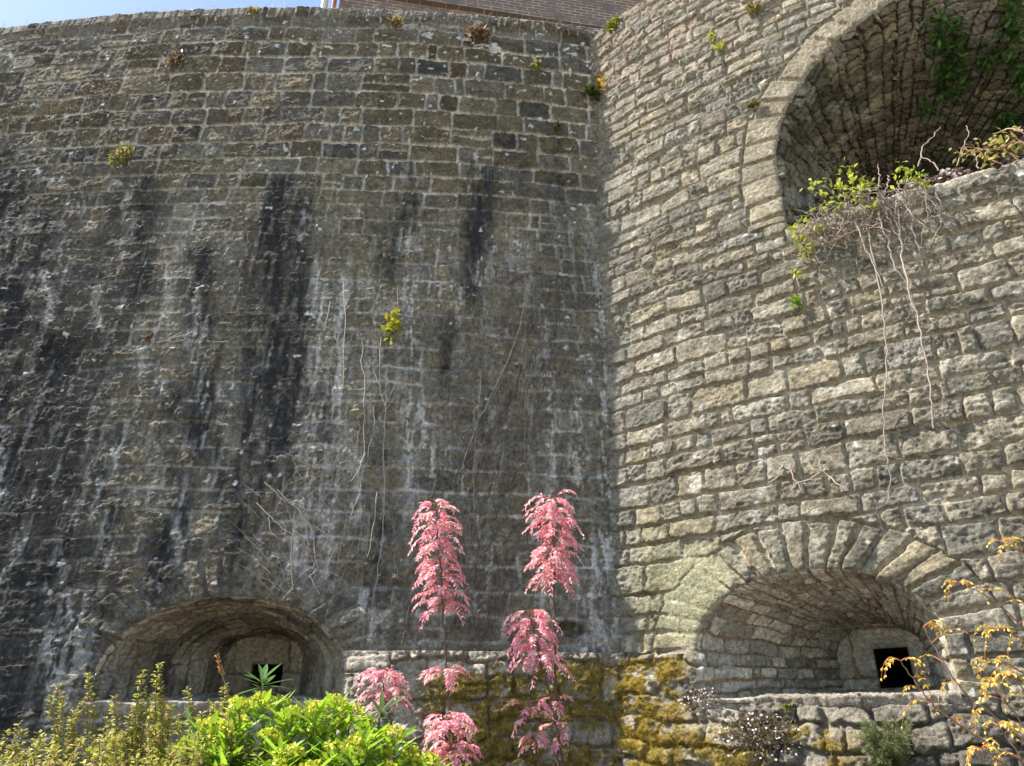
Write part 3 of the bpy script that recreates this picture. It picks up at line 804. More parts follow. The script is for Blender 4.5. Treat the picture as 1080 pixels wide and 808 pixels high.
# ------------------------------------------------------------------ leaf helpers
def leaf_tpl(nseg=3, shape='lance', fold=0.25, curl=0.15):
    t = np.linspace(0, 1, nseg + 1)
    if shape == 'lance': w = np.sin(np.pi * np.clip(t * 0.94 + 0.04, 0, 1)) ** 0.8
    elif shape == 'round': w = np.sqrt(np.clip(1 - (2 * t - 1) ** 2, 0.02, 1))
    else: w = np.where(t < .95, 1.0, 0.4)
    V = []
    for k, x in enumerate(t):
        zc = -curl * x * x
        V += [[x, -0.5 * w[k], zc + fold * w[k] * 0.5], [x, 0, zc], [x, 0.5 * w[k], zc + fold * w[k] * 0.5]]
    F = []
    for k in range(nseg):
        a = 3 * k
        F += [[a, a + 1, a + 4, a + 3], [a + 1, a + 2, a + 5, a + 4]]
    return np.array(V, float), np.array(F)
LANCE = leaf_tpl(3); LONG = leaf_tpl(5, 'lance', 0.2, 0.22); ROUND = leaf_tpl(3, 'round', 0.15, 0.1); LEAF2 = leaf_tpl(2, 'lance', 0.3, 0.2)

def norm(v): return v / (np.linalg.norm(v, axis=-1, keepdims=True) + 1e-9)

def place(B, tpl, pos, dx, up, L, Wd, col):
    V, F = tpl
    pos = np.asarray(pos, float); n = len(pos)
    x = norm(np.asarray(dx, float)); z = np.asarray(up, float) * np.ones((n, 3)); z = norm(z - (z * x).sum(-1, keepdims=True) * x)
    y = np.cross(z, x)
    L = np.ones(n) * L; Wd = np.ones(n) * Wd
    W3 = pos[:, None] + x[:, None] * (V[None, :, 0, None] * L[:, None, None]) + y[:, None] * (V[None, :, 1, None] * Wd[:, None, None]) + z[:, None] * (V[None, :, 2, None] * Wd[:, None, None] * 1.0 + 0)
    Fq = (F[None] + (np.arange(n) * len(V))[:, None, None]).reshape(-1, 4)
    col = np.asarray(col, float) * np.ones((n, 3))
    B.add(W3.reshape(-1, 3), Fq, np.repeat(col, len(V), 0))

def rdir(r, n, up=0.0):
    v = r.randn(n, 3); v = norm(v); v[:, 2] += up
    return norm(v)

def compound(Bl, Bs, r, base, d, L, pairs, ll, lw, droop, col, rcol, rr=0.0011, lift=0.35):
    """one pinnate leaf: curved rachis with paired leaflets"""
    d = norm(np.array([d[0], d[1], 0.0])); t = np.linspace(0, 1, 7)
    f = lambda t: base + d * (L * (t - 0.10 * t ** 3))[..., None] + np.array([0, 0, 1.0]) * (L * (lift * t - droop * t ** 2.6))[..., None]
    P = f(t); Bs.tube(P, np.linspace(rr * 1.5, rr * 0.6, 7), rcol, 4)
    tt = np.linspace(0.25, 1.0, pairs); Q = f(tt); T = norm(f(tt + .02) - Q)
    side = np.cross(T, [0, 0, 1.0]); side = norm(side)
    for sg in (-1, 1):
        dd = norm(side * sg * 0.9 + T * 0.75 + np.array([0, 0, -0.35]) + 0.28 * r.randn(pairs, 3))
        k = ll * (0.75 + 0.35 * np.sin(np.pi * tt)) * (0.7 + 0.5 * r.rand(pairs))
        c = col(r, pairs)
        place(Bl, LANCE, Q, dd, np.array([0, 0, 1.0]) + 0.35 * r.randn(pairs, 3), k, k * lw, c)

def pink_col(r, n):
    t = r.rand(n)[:, None] ** 1.4
    base = 0.65 * r.rand()
    t = np.clip(t * 0.7 + base, 0, 1)
    return (np.array([0.90, 0.22, 0.38]) * (1 - t) + np.array([0.92, 0.64, 0.58]) * t) * (0.80 + 0.3 * r.rand(n)[:, None])

def toona(label, stem_px, Y, foliage, seed, rad=0.008, Ls=0.15):
    """stem_px: photo-surveyed stem points from ground up; foliage: list of (y0,y1,count,spread) bands along the stem"""
    r = RS(seed)
    P = [at(x, y, Y) for x, y in stem_px]
    base = P[0].copy(); base[2] = float(ground_z(np.array(P[0][0]), np.array(P[0][1]))) - 0.03
    P = np.array([base] + P)
    tt = np.arange(len(P)); ti = np.linspace(0, len(P) - 1, 40)
    Q = np.stack([np.interp(ti, tt, P[:, k]) for k in range(3)], -1)
    Q[1:-1, :2] += 0.004 * r.randn(38, 2)
    root = thing('pink_sapling', label, 'sapling', tuple(base), 'pink-leaved saplings in the bed')
    Br = Batch(); Br.tube(Q, np.linspace(rad, rad * 0.45, 40), (0.11, 0.075, 0.055), 7)
    ys = [y for x, y in stem_px]
    for y0, y1, cnt, spread in foliage:
        Bl = Batch()
        for k in range(cnt):
            f = (k + 0.5 * r.rand()) / cnt; yy = y0 + (y1 - y0) * f
            xx = np.interp(yy, ys[::-1], [x for x, y in stem_px][::-1])
            b = at(xx, yy, Y)
            a = 2.4 * k + r.rand() * 1.2
            L = Ls * spread * (0.75 + 0.5 * r.rand())
            compound(Bl, Br, r, b, (math.cos(a), math.sin(a)), L, 11 + int(4 * r.rand()), 0.030, 0.36, 0.45 + 0.45 * r.rand(), pink_col, (0.42, 0.13, 0.10), 0.0010, r.uniform(.1, .55))
        Bl.build('foliage', M_PETAL, root, False)
    Br.build('stem', M_BARK, root)
    return root

toona('tall pink sapling on the left, a slim leaf column on a long bare stem', [(477, 830), (475, 770), (471, 700), (468, 640), (462, 580), (459, 530)], 4.0,
      [(530, 646, 70, 0.90), (704, 716, 9, 0.9)], 501)
toona('low pink sapling at the foot of the left bare stem', [(482, 830), (476, 790), (472, 752)], 3.8, [(756, 772, 18, 0.95), (782, 808, 18, 0.85)], 507, 0.006)
toona('tallest pink sapling, its dense crown against the pale streaks near the wall corner', [(590, 830), (588, 770), (586, 700), (584, 640), (584, 580), (582, 528)], 4.1,
      [(525, 612, 76, 1.0), (735, 745, 4, 0.7), (762, 790, 5, .7)], 511)
toona('leaning pink sapling of middle height, its crown left of the tallest stem', [(596, 830), (588, 770), (575, 715), (566, 680), (558, 645)], 4.05,
      [(643, 702, 42, 1.0), (688, 700, 6, 1.7)], 513, 0.007)
toona('small pink sapling low against the pale stones, right of the left recess', [(418, 830), (412, 760), (405, 730), (400, 702)], 4.1, [(706, 716, 13, .85), (728, 740, 14, 1.0)], 517, 0.006)
toona('short pink sapling with sparse leaves between the moss and the leaning stem', [(572, 830), (568, 800), (562, 770), (556, 738)], 4.0, [(742, 760, 7, .95), (775, 790, 5, 0.7)], 519, 0.005)

# ------------------------------------------------------------------ spurge bush
def spurge():
    r = RS(601); Y0 = 2.35
    env_x = [190, 215, 245, 270, 300, 330, 360, 385, 405, 440, 475]; env_y = [786, 764, 744, 732, 744, 746, 733, 752, 770, 790, 812]
    base = at(330, 900, Y0); base[2] = float(ground_z(np.array(base[0]), np.array(base[1])))
    root = thing('spurge_bush', 'bright green bush with long leaves and yellow-green flower heads below the left recess', 'shrub', tuple(base))
    Bs, Bl, Bf = Batch(), Batch(), Batch()
    tips = []
    for px in np.linspace(196, 470, 15): tips.append((px + r.uniform(-6, 6), np.interp(px, env_x, env_y) + r.uniform(0, 8), Y0 + r.uniform(0, .3), 1))
    for k in range(75):
        px = r.uniform(192, 474); d = r.uniform(12, 130); tips.append((px, np.interp(px, env_x, env_y) + d, Y0 + 0.1 - d * 0.0032 + r.uniform(-.05, .1), 1 if r.rand() < .72 else 0))
    tips.append((277, 716, Y0 + 0.2, 2)); tips.append((402, 748, Y0 + .25, 2)); tips.append((205, 768, Y0 + .25, 2))
    for px, py, Y, kind in tips:
        p = at(px, py, Y); q = base + np.array([(p[0] - base[0]) * 0.35, (p[1] - base[1]) * .4, 0])
        t = np.linspace(0, 1, 9)[:, None]
        S = q * (1 - t) + p * t + np.array([(p[0] - q[0]) * .25, 0, 0]) * np.sin(np.pi * t) * -0.5
        Bs.tube(S, np.linspace(.005, .0032, 9), (0.16, 0.20, 0.05), 5)
        n = 34 if kind != 2 else 22
        f = r.rand(n) ** 1.1; hgt = -0.018 - f * 0.17
        if kind == 2: hgt = -f * 0.05
        a = np.arange(n) * 2.4 + r.rand(n) * .5
        up = 0.75 - 1.1 * f + 0.25 * r.randn(n)
        dd = np.stack([np.cos(a), np.sin(a), up], -1)
        pos = p + np.stack([np.cos(a) * .004, np.sin(a) * .004, hgt], -1)
        young = (1 - f)[:, None] * (kind != 2)
        col = np.array([0.085, 0.20, 0.030]) * (1 - young) + np.array([0.31, 0.48, 0.035]) * young
        if kind == 2: col = np.array([0.10, 0.19, 0.06]) * np.ones((n, 1))
        col = col * (0.7 + 0.6 * r.rand(n)[:, None])
        L = r.uniform(.065, .105, n) * (1.0 if kind != 2 else 0.95)
        place(Bl, LONG, pos, dd, np.array([0, 0, 1.0]) + .25 * r.randn(n, 3), L, r.uniform(.011, .017, n), col)
        if kind == 1:
            m = 90; v = rdir(r, m, 0.55); rad = r.uniform(.022, .036)
            pos = p + v * rad * np.array([1.15, 1.15, .8]) * r.uniform(.6, 1, (m, 1)) + [0, 0, -.006]
            place(Bf, ROUND, pos, norm(rdir(r, m) + v * .6), v + 0.4 * r.randn(m, 3), r.uniform(.008, .013, m), r.uniform(.008, .013, m),
                  np.array([0.58, 0.60, 0.05]) * r.uniform(.6, 1.2, (m, 1)))
            for q_ in range(7):
                a_ = q_ / 7 * 6.28; Bs.tube([p + [0, 0, -.02], p + [math.cos(a_) * rad * .8, math.sin(a_) * rad * .8, 0.0]], .0012, (.30, .36, .05), 4)
    Bs.build('stems', M_BARK, root); Bl.build('leaves', M_LEAF, root); Bf.build('flower_heads', M_LEAF, root, False)
spurge()

# ------------------------------------------------------------------ small-leaved shrub at lower left
def sprig(Bs, Bl, r, p0, p1, leaf, dens, colf, rad=0.0022, spread=0.5, width=0.6):
    n = 8; t = np.linspace(0, 1, n)[:, None]
    S = p0 * (1 - t) + p1 * t + 0.012 * np.cumsum(r.randn(n, 3), 0) * np.array([1, 1, .2]) * (t * (1 - t) * 2)
    Bs.tube(S, np.linspace(rad, rad * .45, n), (0.20, 0.13, 0.08), 4)
    Ln = np.linalg.norm(p1 - p0); k = max(6, int(Ln * dens))
    f = r.uniform(0.12, 1.0, k); pos = np.stack([np.interp(f, t[:, 0], S[:, c]) for c in range(3)], -1)
    ax = norm(p1 - p0); a = r.uniform(0, 6.28, k)
    u = norm(np.cross(ax, [0.3, 0.8, 0.1])); v = np.cross(ax, u)
    dd = np.cos(a)[:, None] * u + np.sin(a)[:, None] * v + ax * spread + .2 * r.randn(k, 3)
    sz = leaf * r.uniform(.7, 1.25, k)
    place(Bl, LEAF2, pos + dd * .003, dd, ax + .4 * r.randn(k, 3), sz, sz * width, colf(r, k, f))

def shrub_left():
    r = RS(701); Y0 = 2.6
    base = at(110, 900, Y0); base[2] = float(ground_z(np.array(base[0]), np.array(base[1])))
    root = thing('small_leaved_shrub', 'loose yellow-green shrub with tiny leaves on upright sprigs, in the lower left corner', 'shrub', tuple(base))
    Bs, Bl = Batch(), Batch()
    def cf(r, k, f):
        t = r.rand(k)[:, None]
        c = np.array([0.32, 0.37, 0.05]) * (1 - t) + np.array([0.55, 0.50, 0.13]) * t
        c = np.where((r.rand(k) < .14)[:, None], np.array([0.42, 0.24, 0.14]), c)
        return c * (0.6 + 0.6 * r.rand(k)[:, None])
    tall = [(20, 763, 60), (60, 724, 95), (93, 712, 110), (120, 734, 60), (151, 707, 110), (168, 700, 115), (196, 727, 90), (236, 722, 95), (252, 738, 70), (8, 772, 40), (40, 772, 50), (78, 752, 60), (135, 755, 60), (180, 740, 80), (212, 752, 60), (225, 742, 70), (110, 765, 50), (243, 755, 60), (160, 745, 60)]
    for px, py, ln in tall:
        Y = Y0 + r.uniform(-.15, .2)
        for q in range(3):
            o = 0 if q == 0 else r.uniform(-9, 9)
            p1 = at(px + o, py + (0 if q == 0 else r.uniform(6, 40)), Y); p0 = at(px - 4 + o * .4 + r.uniform(-8, 8), py + ln + 40, Y)
            sprig(Bs, Bl, r, p0, p1, 0.0135, 520, cf)
    for k in range(240):
        px = r.uniform(-60, 285); top = np.interp(px, [-60, 60, 130, 190, 240, 285], [790, 775, 768, 762, 745, 772])
        py = top + r.uniform(0, 75) ; Y = Y0 - r.uniform(0, .35)
        p1 = at(px, py, Y); p0 = at(px + r.uniform(-18, 18), py + r.uniform(40, 80), Y + r.uniform(-.06, .06))
        sprig(Bs, Bl, r, p0, p1, 0.0145, 400, cf)
    for k in range(40):     # main wood
        p1 = at(r.uniform(-40, 260), r.uniform(800, 840), Y0 - r.uniform(0, .3)); t = np.linspace(0, 1, 6)[:, None]
        q0 = base + np.array([r.uniform(-.3, .3), r.uniform(-.1, .1), 0])
        Bs.tube(q0 * (1 - t) + p1 * t, np.linspace(.007, .003, 6), (0.16, 0.11, 0.08), 5)
    Bs.build('stems', M_BARK, root); Bl.build('leaves', M_LEAF, root, False)
shrub_left()

r = RS(720)
sb = at(247, 900, 2.5); sb[2] = float(ground_z(np.array(sb[0]), np.array(sb[1])))
sr = thing('seed_stalk', 'thin dry flower stalk with an orange-brown tip rising above the yellow-green shrub', 'flower stalk', tuple(sb))
B1, B2 = Batch(), Batch()
pts = np.array([sb, at(244, 760, 2.5), at(240, 730, 2.5), at(234, 710, 2.5), at(229, 691, 2.5)]); B1.tube(pts, .0016, (.30, .20, .12), 5); B1.build('stalk', M_BARK, sr)
k = 70; f = r.rand(k); pos = pts[4] * f[:, None] + (pts[3] + (pts[2] - pts[3]) * .1) * (1 - f[:, None]); place(B2, LEAF2, pos, rdir(r, k, .5), rdir(r, k), .010, .006, np.array([.50, .28, .10]) * r.uniform(.6, 1.2, (k, 1))); B2.build('seed_head', M_LEAF, sr, False)

# ------------------------------------------------------------------ yellow-leaved tree at the right edge
def yellow_tree():
    r = RS(801); Y0 = 2.9
    base = at(1165, 900, Y0); base[2] = float(ground_z(np.array(base[0]), np.array(base[1])))
    root = thing('yellow_sapling', 'sapling with drooping yellow young leaves and reddish twigs at the right edge', 'sapling', tuple(base))
    Bt, Bs, Bl = Batch(), Batch(), Batch()
    tr = np.array([base, at(1160, 780, Y0), at(1150, 660, Y0), at(1140, 580, Y0 + .05), at(1130, 520, Y0 + .1)])
    ti = np.linspace(0, 4, 30); T = np.stack([np.interp(ti, range(5), tr[:, k]) for k in range(3)], -1)
    Bt.tube(T, np.linspace(.016, .005, 30), (0.17, 0.13, 0.10), 8)
    def yc(r, n):
        t = r.rand(n)[:, None]
        return (np.array([0.62, 0.43, 0.05]) * (1 - t) + np.array([0.78, 0.62, 0.16]) * t) * r.uniform(.75, 1.15, (n, 1))
    brs = [([(1160, 850), (1110, 800), (1080, 781), (1054, 760), (1017, 732), (998, 704), (984, 680), (974, 661)], 0.0),
           ([(1160, 850), (1100, 815), (1066, 797), (1023, 772), (992, 750), (975, 733), (964, 717), (950, 697)], -0.1),
           ([(1150, 720), (1105, 685), (1080, 664), (1060, 643), (1035, 625), (1012, 615)], 0.05),
           ([(1140, 640), (1100, 600), (1075, 582), (1058, 572)], .1),
           ([(1155, 770), (1115, 735), (1085, 712), (1062, 700), (1048, 698)], -.05),
           ([(1150, 760), (1110, 690), (1084, 676), (1062, 668), (1052, 664)], .0),
           ([(1155, 800), (1120, 760), (1090, 740), (1070, 716), (1062, 712)], .1),
           ([(1160, 860), (1120, 800), (1085, 770), (1060, 740), (1048, 722)], -.12),
           ([(1160, 860), (1115, 830), (1080, 805), (1060, 775), (1052, 765)], -.2),
           ([(1160, 880), (1110, 850), (1075, 815), (1050, 800), (1035, 790)], -.25)]
    for pts, dy in brs:
        P = np.array([at(x, y, Y0 + dy) for x, y in pts]); n = len(P)
        ti = np.linspace(0, n - 1, 4 * n); Q = np.stack([np.interp(ti, range(n), P[:, k]) for k in range(3)], -1) + 0.002 * r.randn(4 * n, 3)
        Bs.tube(Q, np.linspace(.0046, .0016, len(Q)), (0.24, 0.15, 0.10), 6)
        nn = 5 if n > 6 else 4
        # tip tuft and side leaves
        for k in range(nn + 4):
            f = 1.0 if k < 5 else (n - 1 - 0.9 * (k - 4)) / (n - 1)
            b = np.array([np.interp(f * (n - 1), range(n), P[:, c]) for c in range(3)])
            a = r.uniform(0, 6.28); L = r.uniform(.05, .10) if k < 5 else r.uniform(.08, .15)
            compound(Bl, Bs, r, b, (math.cos(a), .6 * math.sin(a)), L, 5, 0.0185, .45, r.uniform(.7, 1.3), yc, (0.50, 0.17, 0.08), .0010, r.uniform(.3, .9))
    Bt.build('trunk', M_BARK, root); Bs.build('branches', M_BARK, root); Bl.build('leaves', M_LEAF, root, False)
yellow_tree()

# ------------------------------------------------------------------ finding the stone surface along a surveyed direction
from mathutils.bvhtree import BVHTree
_all = []
for o in list(C.objects):
    if o.type == 'MESH' and o.parent in (left_wall, right_wall) and o.name.split('.')[0] in ('recess_lining', 'sill', 'recess_back'):
        me = o.data; co = np.empty(len(me.vertices) * 3); me.vertices.foreach_get('co', co); co = co.reshape(-1, 3)
        _all.append((co, np.array([p.vertices[:] for p in me.polygons])))
off = 0; VV = []; FF = []
for v_, f_ in _all: VV.append(v_); FF.append(f_ + off); off += len(v_)
_bvh = BVHTree.FromPolygons(np.concatenate(VV).tolist(), np.concatenate(FF).tolist())
def hit_inner(px, py):
    d = at(px, py, 1.0) - np.array([0, 0, EYE]); d /= np.linalg.norm(d)
    loc, nrm, idx, dist = _bvh.ray_cast(Vector((0, 0, EYE)), Vector(d))
    return None if loc is None else (np.array(loc), d)
def on_wall(px, py, W, off=0.04):
    s, z = inv(px, py, W); return wpos(s, z, off, W)

# ------------------------------------------------------------------ climbers and dead stems
def wander(r, px0, py0, dx, dy, n, jit):
    out = [(px0, py0)]; vx, vy = dx, dy
    for k in range(n):
        vx = 0.75 * vx + 0.25 * dx + r.randn() * jit; vy = 0.85 * vy + 0.15 * dy + r.randn() * jit * .4
        out.append((out[-1][0] + vx, out[-1][1] + vy))
    return out
def wall_curve(B, r, pts, W, off, rad, col, wob=0.010):
    P = np.array(pts, float); n = len(P); m = max(n * 3, 8); ti = np.linspace(0, n - 1, m)
    x = np.interp(ti, range(n), P[:, 0]); y = np.interp(ti, range(n), P[:, 1])
    sz = np.array([inv(a, b, W) for a, b in zip(x, y)])
    o_ = off + wob * np.cumsum(r.randn(m)) * .35; o_ = np.clip(o_, 0.03, 0.3)
    if np.ndim(off): o_ = off
    Q = wpos(sz[:, 0] + .004 * r.randn(m), sz[:, 1], o_, W)
    B.tube(Q, np.linspace(rad, rad * .5, m), np.array(col) * r.uniform(.75, 1.2), 5)

r = RS(901)
v1 = thing('bare_climber', 'pale leafless climber with straight upright stems, middle of the dark wall beneath the leafy tuft', 'climber', tuple(on_wall(395, 640, CL)))
B = Batch(); pale = (0.34, 0.30, 0.24)
for pts in ([(383, 362), (382, 385), (386, 410), (384, 440), (385, 480), (380, 520), (372, 545)], [(402, 358), (400, 395), (402, 415), (407, 430), (405, 470), (406, 520), (405, 560), (398, 610), (392, 640)],
            [(407, 430), (414, 415), (422, 398)], [(402, 410), (395, 395), (391, 380)], [(405, 436), (415, 425), (425, 412)], [(394, 430), (396, 450), (391, 470), (388, 495)], [(398, 520), (396, 550), (389, 590)],
            [(363, 300), (365, 340), (364, 375), (363, 410)], [(364, 375), (357, 365), (353, 352)], [(364, 372), (370, 362), (375, 350)], [(349, 320), (346, 340), (342, 352)], [(420, 305), (419, 330), (416, 345)], [(385, 480), (378, 500), (370, 510)]):
    wall_curve(B, r, pts, CL, .035, .0048, pale, .004)
for k in range(26):
    a = r.uniform(345, 430); b = r.uniform(430, 640); wall_curve(B, r, wander(r, a, b, r.uniform(-2, 2), -9, int(r.uniform(4, 10)), 1.6), CL, .028, .0028, (0.24, 0.21, 0.17), .003)
B.build('stems', M_BARK, v1)
v2 = thing('bare_climber', 'tangled leafless climber of fine crossing twigs above the right side of the left recess', 'climber', tuple(on_wall(310, 625, CL)))
B = Batch()
for pts in ([(310, 627), (309, 600), (308, 575), (312, 560), (306, 540), (300, 525), (302, 505)], [(294, 518), (304, 530), (318, 540), (325, 565), (327, 590)], [(272, 532), (285, 545), (300, 560), (312, 566)], [(285, 545), (286, 560), (295, 570)],
            [(316, 538), (330, 560), (335, 600), (328, 610), (338, 628)], [(332, 556), (345, 565), (356, 575)], [(344, 602), (350, 590), (357, 575)], [(280, 510), (292, 520), (300, 530)], [(312, 560), (325, 580), (333, 600)]):
    wall_curve(B, r, pts, CL, .035, .0050, (0.36, 0.31, 0.25), .004)
for k in range(70):
    a = r.uniform(270, 365); b = r.uniform(480, 635); an = r.choice([-1, 1]) * r.uniform(2, 7)
    wall_curve(B, r, wander(r, a, b, an, -r.uniform(3, 8), int(r.uniform(3, 7)), 1.8), CL, .03, .0026, (0.30, 0.26, 0.21), .004)
B.build('stems', M_BARK, v2)
v3 = thing('bare_climber', 'wide dense mat of dark thin climber stems leaning right, behind the pink saplings', 'climber', tuple(on_wall(490, 690, CL)))
B = Batch(); dk = (0.10, 0.082, 0.064)
for pts in ([(485, 500), (495, 470), (505, 445), (515, 425), (530, 395), (540, 370), (547, 350), (552, 325), (554, 300)], [(552, 500), (553, 450), (553, 400), (554, 350), (553, 300), (555, 250), (553, 200)], [(505, 430), (507, 405), (506, 392)], [(500, 540), (499, 500), (502, 460), (504, 440)],
            [(510, 438), (525, 410), (540, 385)], [(553, 360), (548, 380), (545, 400), (540, 420)], [(560, 385), (555, 410), (551, 440)], [(592, 420), (605, 440), (618, 460)]):
    wall_curve(B, r, pts, CL, .035, .0042, (0.20, 0.17, 0.135), .004)
for k in range(230):
    b = r.uniform(340, 700); a = np.interp(b, [360, 520, 700], [555, 520, 480]) + r.randn() * 34
    wall_curve(B, r, wander(r, a, b, r.uniform(.5, 5.5), -r.uniform(8, 13), int(r.uniform(4, 11)), 1.7), CL, .03, r.uniform(.0014, .0036), np.array(dk) * r.uniform(.7, 2.4), .004)
B.build('stems', M_BARK, v3)

# hanging dead vine below the upper recess
v4 = thing('hanging_vine', 'pale dead vine tangle spilling over the big recess sill and trailing down the sunlit wall', 'climber', tuple(wpos(2.0, 3.42, 0.05, CR)))
B = Batch(); pv = (0.40, 0.33, 0.27)
def hang(pts, o0, o1, rad, col=pv):
    P = np.array(pts, float); n = len(P); m = n * 4; ti = np.linspace(0, n - 1, m)
    x = np.interp(ti, range(n), P[:, 0]); y = np.interp(ti, range(n), P[:, 1])
    sz = np.array([inv(a, b, CR) for a, b in zip(x, y)]); o_ = np.linspace(o0, o1, m) + .008 * np.sin(ti * 3.1)
    sx = sz[:, 0]; B.tube(wpos(sx + .005 * r.randn(m), sz[:, 1], o_, CR), np.linspace(rad, rad * .55, m), np.array(col) * r.uniform(.75, 1.15), 6)
hang([(918, 250), (925, 285), (932, 320), (936, 360), (938, 400), (934, 440), (936, 480), (941, 505), (938, 535)], .12, .08, .0055, (.32, .27, .22))
hang([(948, 232), (952, 260), (955, 290), (962, 320), (970, 345), (976, 370), (981, 400), (984, 430), (986, 457)], .12, .09, .0062, (.32, .27, .22))
hang([(985, 205), (992, 225), (992, 245), (984, 262)], .10, .07, .0045)
hang([(905, 215), (930, 212), (950, 208), (975, 212)], .10, .10, .005)
hang([(905, 245), (915, 270), (925, 290), (933, 310)], .15, .10, .005)
hang([(930, 235), (938, 265), (946, 290), (955, 305)], .15, .10, .005)
hang([(962, 232), (965, 255), (971, 270), (980, 268)], .12, .08, .005)
hang([(843, 258), (855, 246), (868, 240), (885, 236)], .10, .12, .006)
for k in range(46):      # fine side twigs on the trailing stems
    q = r.rand(); stem = [(932, 320), (936, 360), (938, 400), (934, 440), (938, 500)] if r.rand() < .45 else [(955, 290), (965, 330), (976, 370), (981, 400), (986, 455)]
    px = np.interp(q * 4, range(5), [a for a, b in stem]); py = np.interp(q * 4, range(5), [b for a, b in stem]); hang(wander(r, px, py, r.choice([-1, 1]) * r.uniform(1, 5), r.uniform(1, 6), int(r.uniform(2, 6)), 1.6), .09, r.uniform(.03, .12), r.uniform(.0014, .0028), (0.28, 0.22, 0.17))
for k in range(150):
    px = r.uniform(858, 990); py = np.interp(px, [840, 880, 930, 990], [246, 222, 208, 196]) + r.uniform(0, 22)
    side = r.uniform(-6, 6); ln = int(r.uniform(3, 8)) if px > 900 else int(r.uniform(2, 5))
    hang(wander(r, px, py, side, r.uniform(2, 9), ln, 2.2), r.uniform(.06, .2), r.uniform(.05, .16), r.uniform(.0020, .0040), np.array((0.33, 0.27, 0.21)) * r.uniform(.6, 1.15))
for k in range(120):
    px = r.uniform(845, 935); py = np.interp(px, [840, 880, 930], [250, 232, 214]) + r.uniform(-6, 40)
    a_ = r.uniform(0, 6.28); hang(wander(r, px, py, 5 * math.cos(a_), 4 * math.sin(a_), 4, 1.8), r.uniform(.05, .22), r.uniform(.05, .22), r.uniform(.0018, .0035), np.array((0.34, 0.27, 0.20)) * r.uniform(.6, 1.2))
for pts in ([(970, 175), (972, 150), (985, 132), (992, 120)], [(1032, 178), (1030, 155), (1018, 140)], [(1080, 150), (1050, 152), (1030, 147), (1015, 150)], [(1080, 138), (1062, 128), (1050, 126)], [(1050, 152), (1052, 140), (1045, 132)], [(1030, 147), (1028, 132)],
            [(1090, 165), (1060, 168), (1035, 176)], [(925, 200), (926, 180), (924, 160)], [(933, 205), (936, 185), (934, 172)], [(990, 180), (982, 162), (970, 150)], [(1010, 175), (1014, 155), (1022, 130), (1020, 118)]):
    hang(pts, .0, -.15, .005, (0.36, 0.27, 0.22))
B.build('stems', M_BARK, v4)
def leaves_at(pts, W, o0, o1, r, size, colA, colB, cnt, rad):
    Bl = Batch()
    for (px, py, k) in pts:
        m = int(cnt * k); c = np.array([on_wall(px + r.randn() * rad * k, py + r.randn() * rad * .6 * k, W, r.uniform(o0, o1)) for _ in range(m)])
        t = r.rand(m)[:, None]; sz = size * r.uniform(.6, 1.3, m)
        place(Bl, LEAF2, c, rdir(r, m, -.1), np.array([0, -0.6, 1.0]) + .6 * r.randn(m, 3), sz, sz * .6, (np.array(colA) * (1 - t) + np.array(colB) * t) * r.uniform(.6, 1.15, (m, 1)))
    return Bl
leaves_at([(868, 208, 1.1), (890, 200, 1.2), (905, 212, .9), (882, 226, .9), (905, 222, 1.1), (915, 204, .8), (900, 188, .5), (855, 240, .6), (870, 248, .5), (852, 262, .9), (850, 275, .7), (950, 192, .8), (965, 196, .9), (973, 205, .8), (845, 252, .6), (925, 232, .5), (845, 295, .5)],
          CR, .02, .2, r, .045, (0.30, 0.40, 0.04), (0.56, 0.58, 0.09), 26, 7).build('leaves', M_LEAF, v4, False)

v5 = thing('yellow_bramble', 'arching reddish twigs with small yellow leaves at the right end of the big recess sill', 'climber', tuple(wpos(2.9, 3.45, 0, CR)))
B = Batch()
for pts in ([(1080, 176), (1060, 160), (1040, 158), (1022, 166)], [(1085, 160), (1070, 148), (1055, 160)], [(1060, 180), (1045, 170), (1030, 158), (1012, 158)], [(1090, 150), (1075, 140), (1064, 138)]):
    hang(pts, .02, .02, .004, (0.36, 0.17, 0.12))
B.build('twigs', M_BARK, v5)
leaves_at([(1015, 165, .9), (1030, 158, 1), (1045, 162, 1), (1060, 152, 1), (1070, 160, 1), (1040, 172, .7), (1065, 142, .7), (1078, 152, 1), (1052, 150, .6)], CR, -.05, .08, r, .035, (0.34, 0.30, 0.06), (0.50, 0.42, 0.12), 20, 6).build('leaves', M_LEAF, v5, False)

v6 = thing('fallen_twig', 'bare forked twig caught flat against the sunlit wall above the lower right arch', 'twig', tuple(on_wall(870, 500, CR)))
B = Batch()
for pts in ([(893, 520), (880, 508), (870, 500), (860, 498), (850, 486)], [(870, 500), (867, 490), (866, 482)], [(870, 500), (858, 508), (845, 512), (838, 520)], [(850, 520), (838, 500), (820, 490), (812, 488)], [(838, 500), (842, 490)], [(828, 494), (824, 505), (815, 512)]):
    hang(pts, .06, .07, .0055, (0.36, 0.29, 0.23))
B.build('stems', M_BARK, v6)

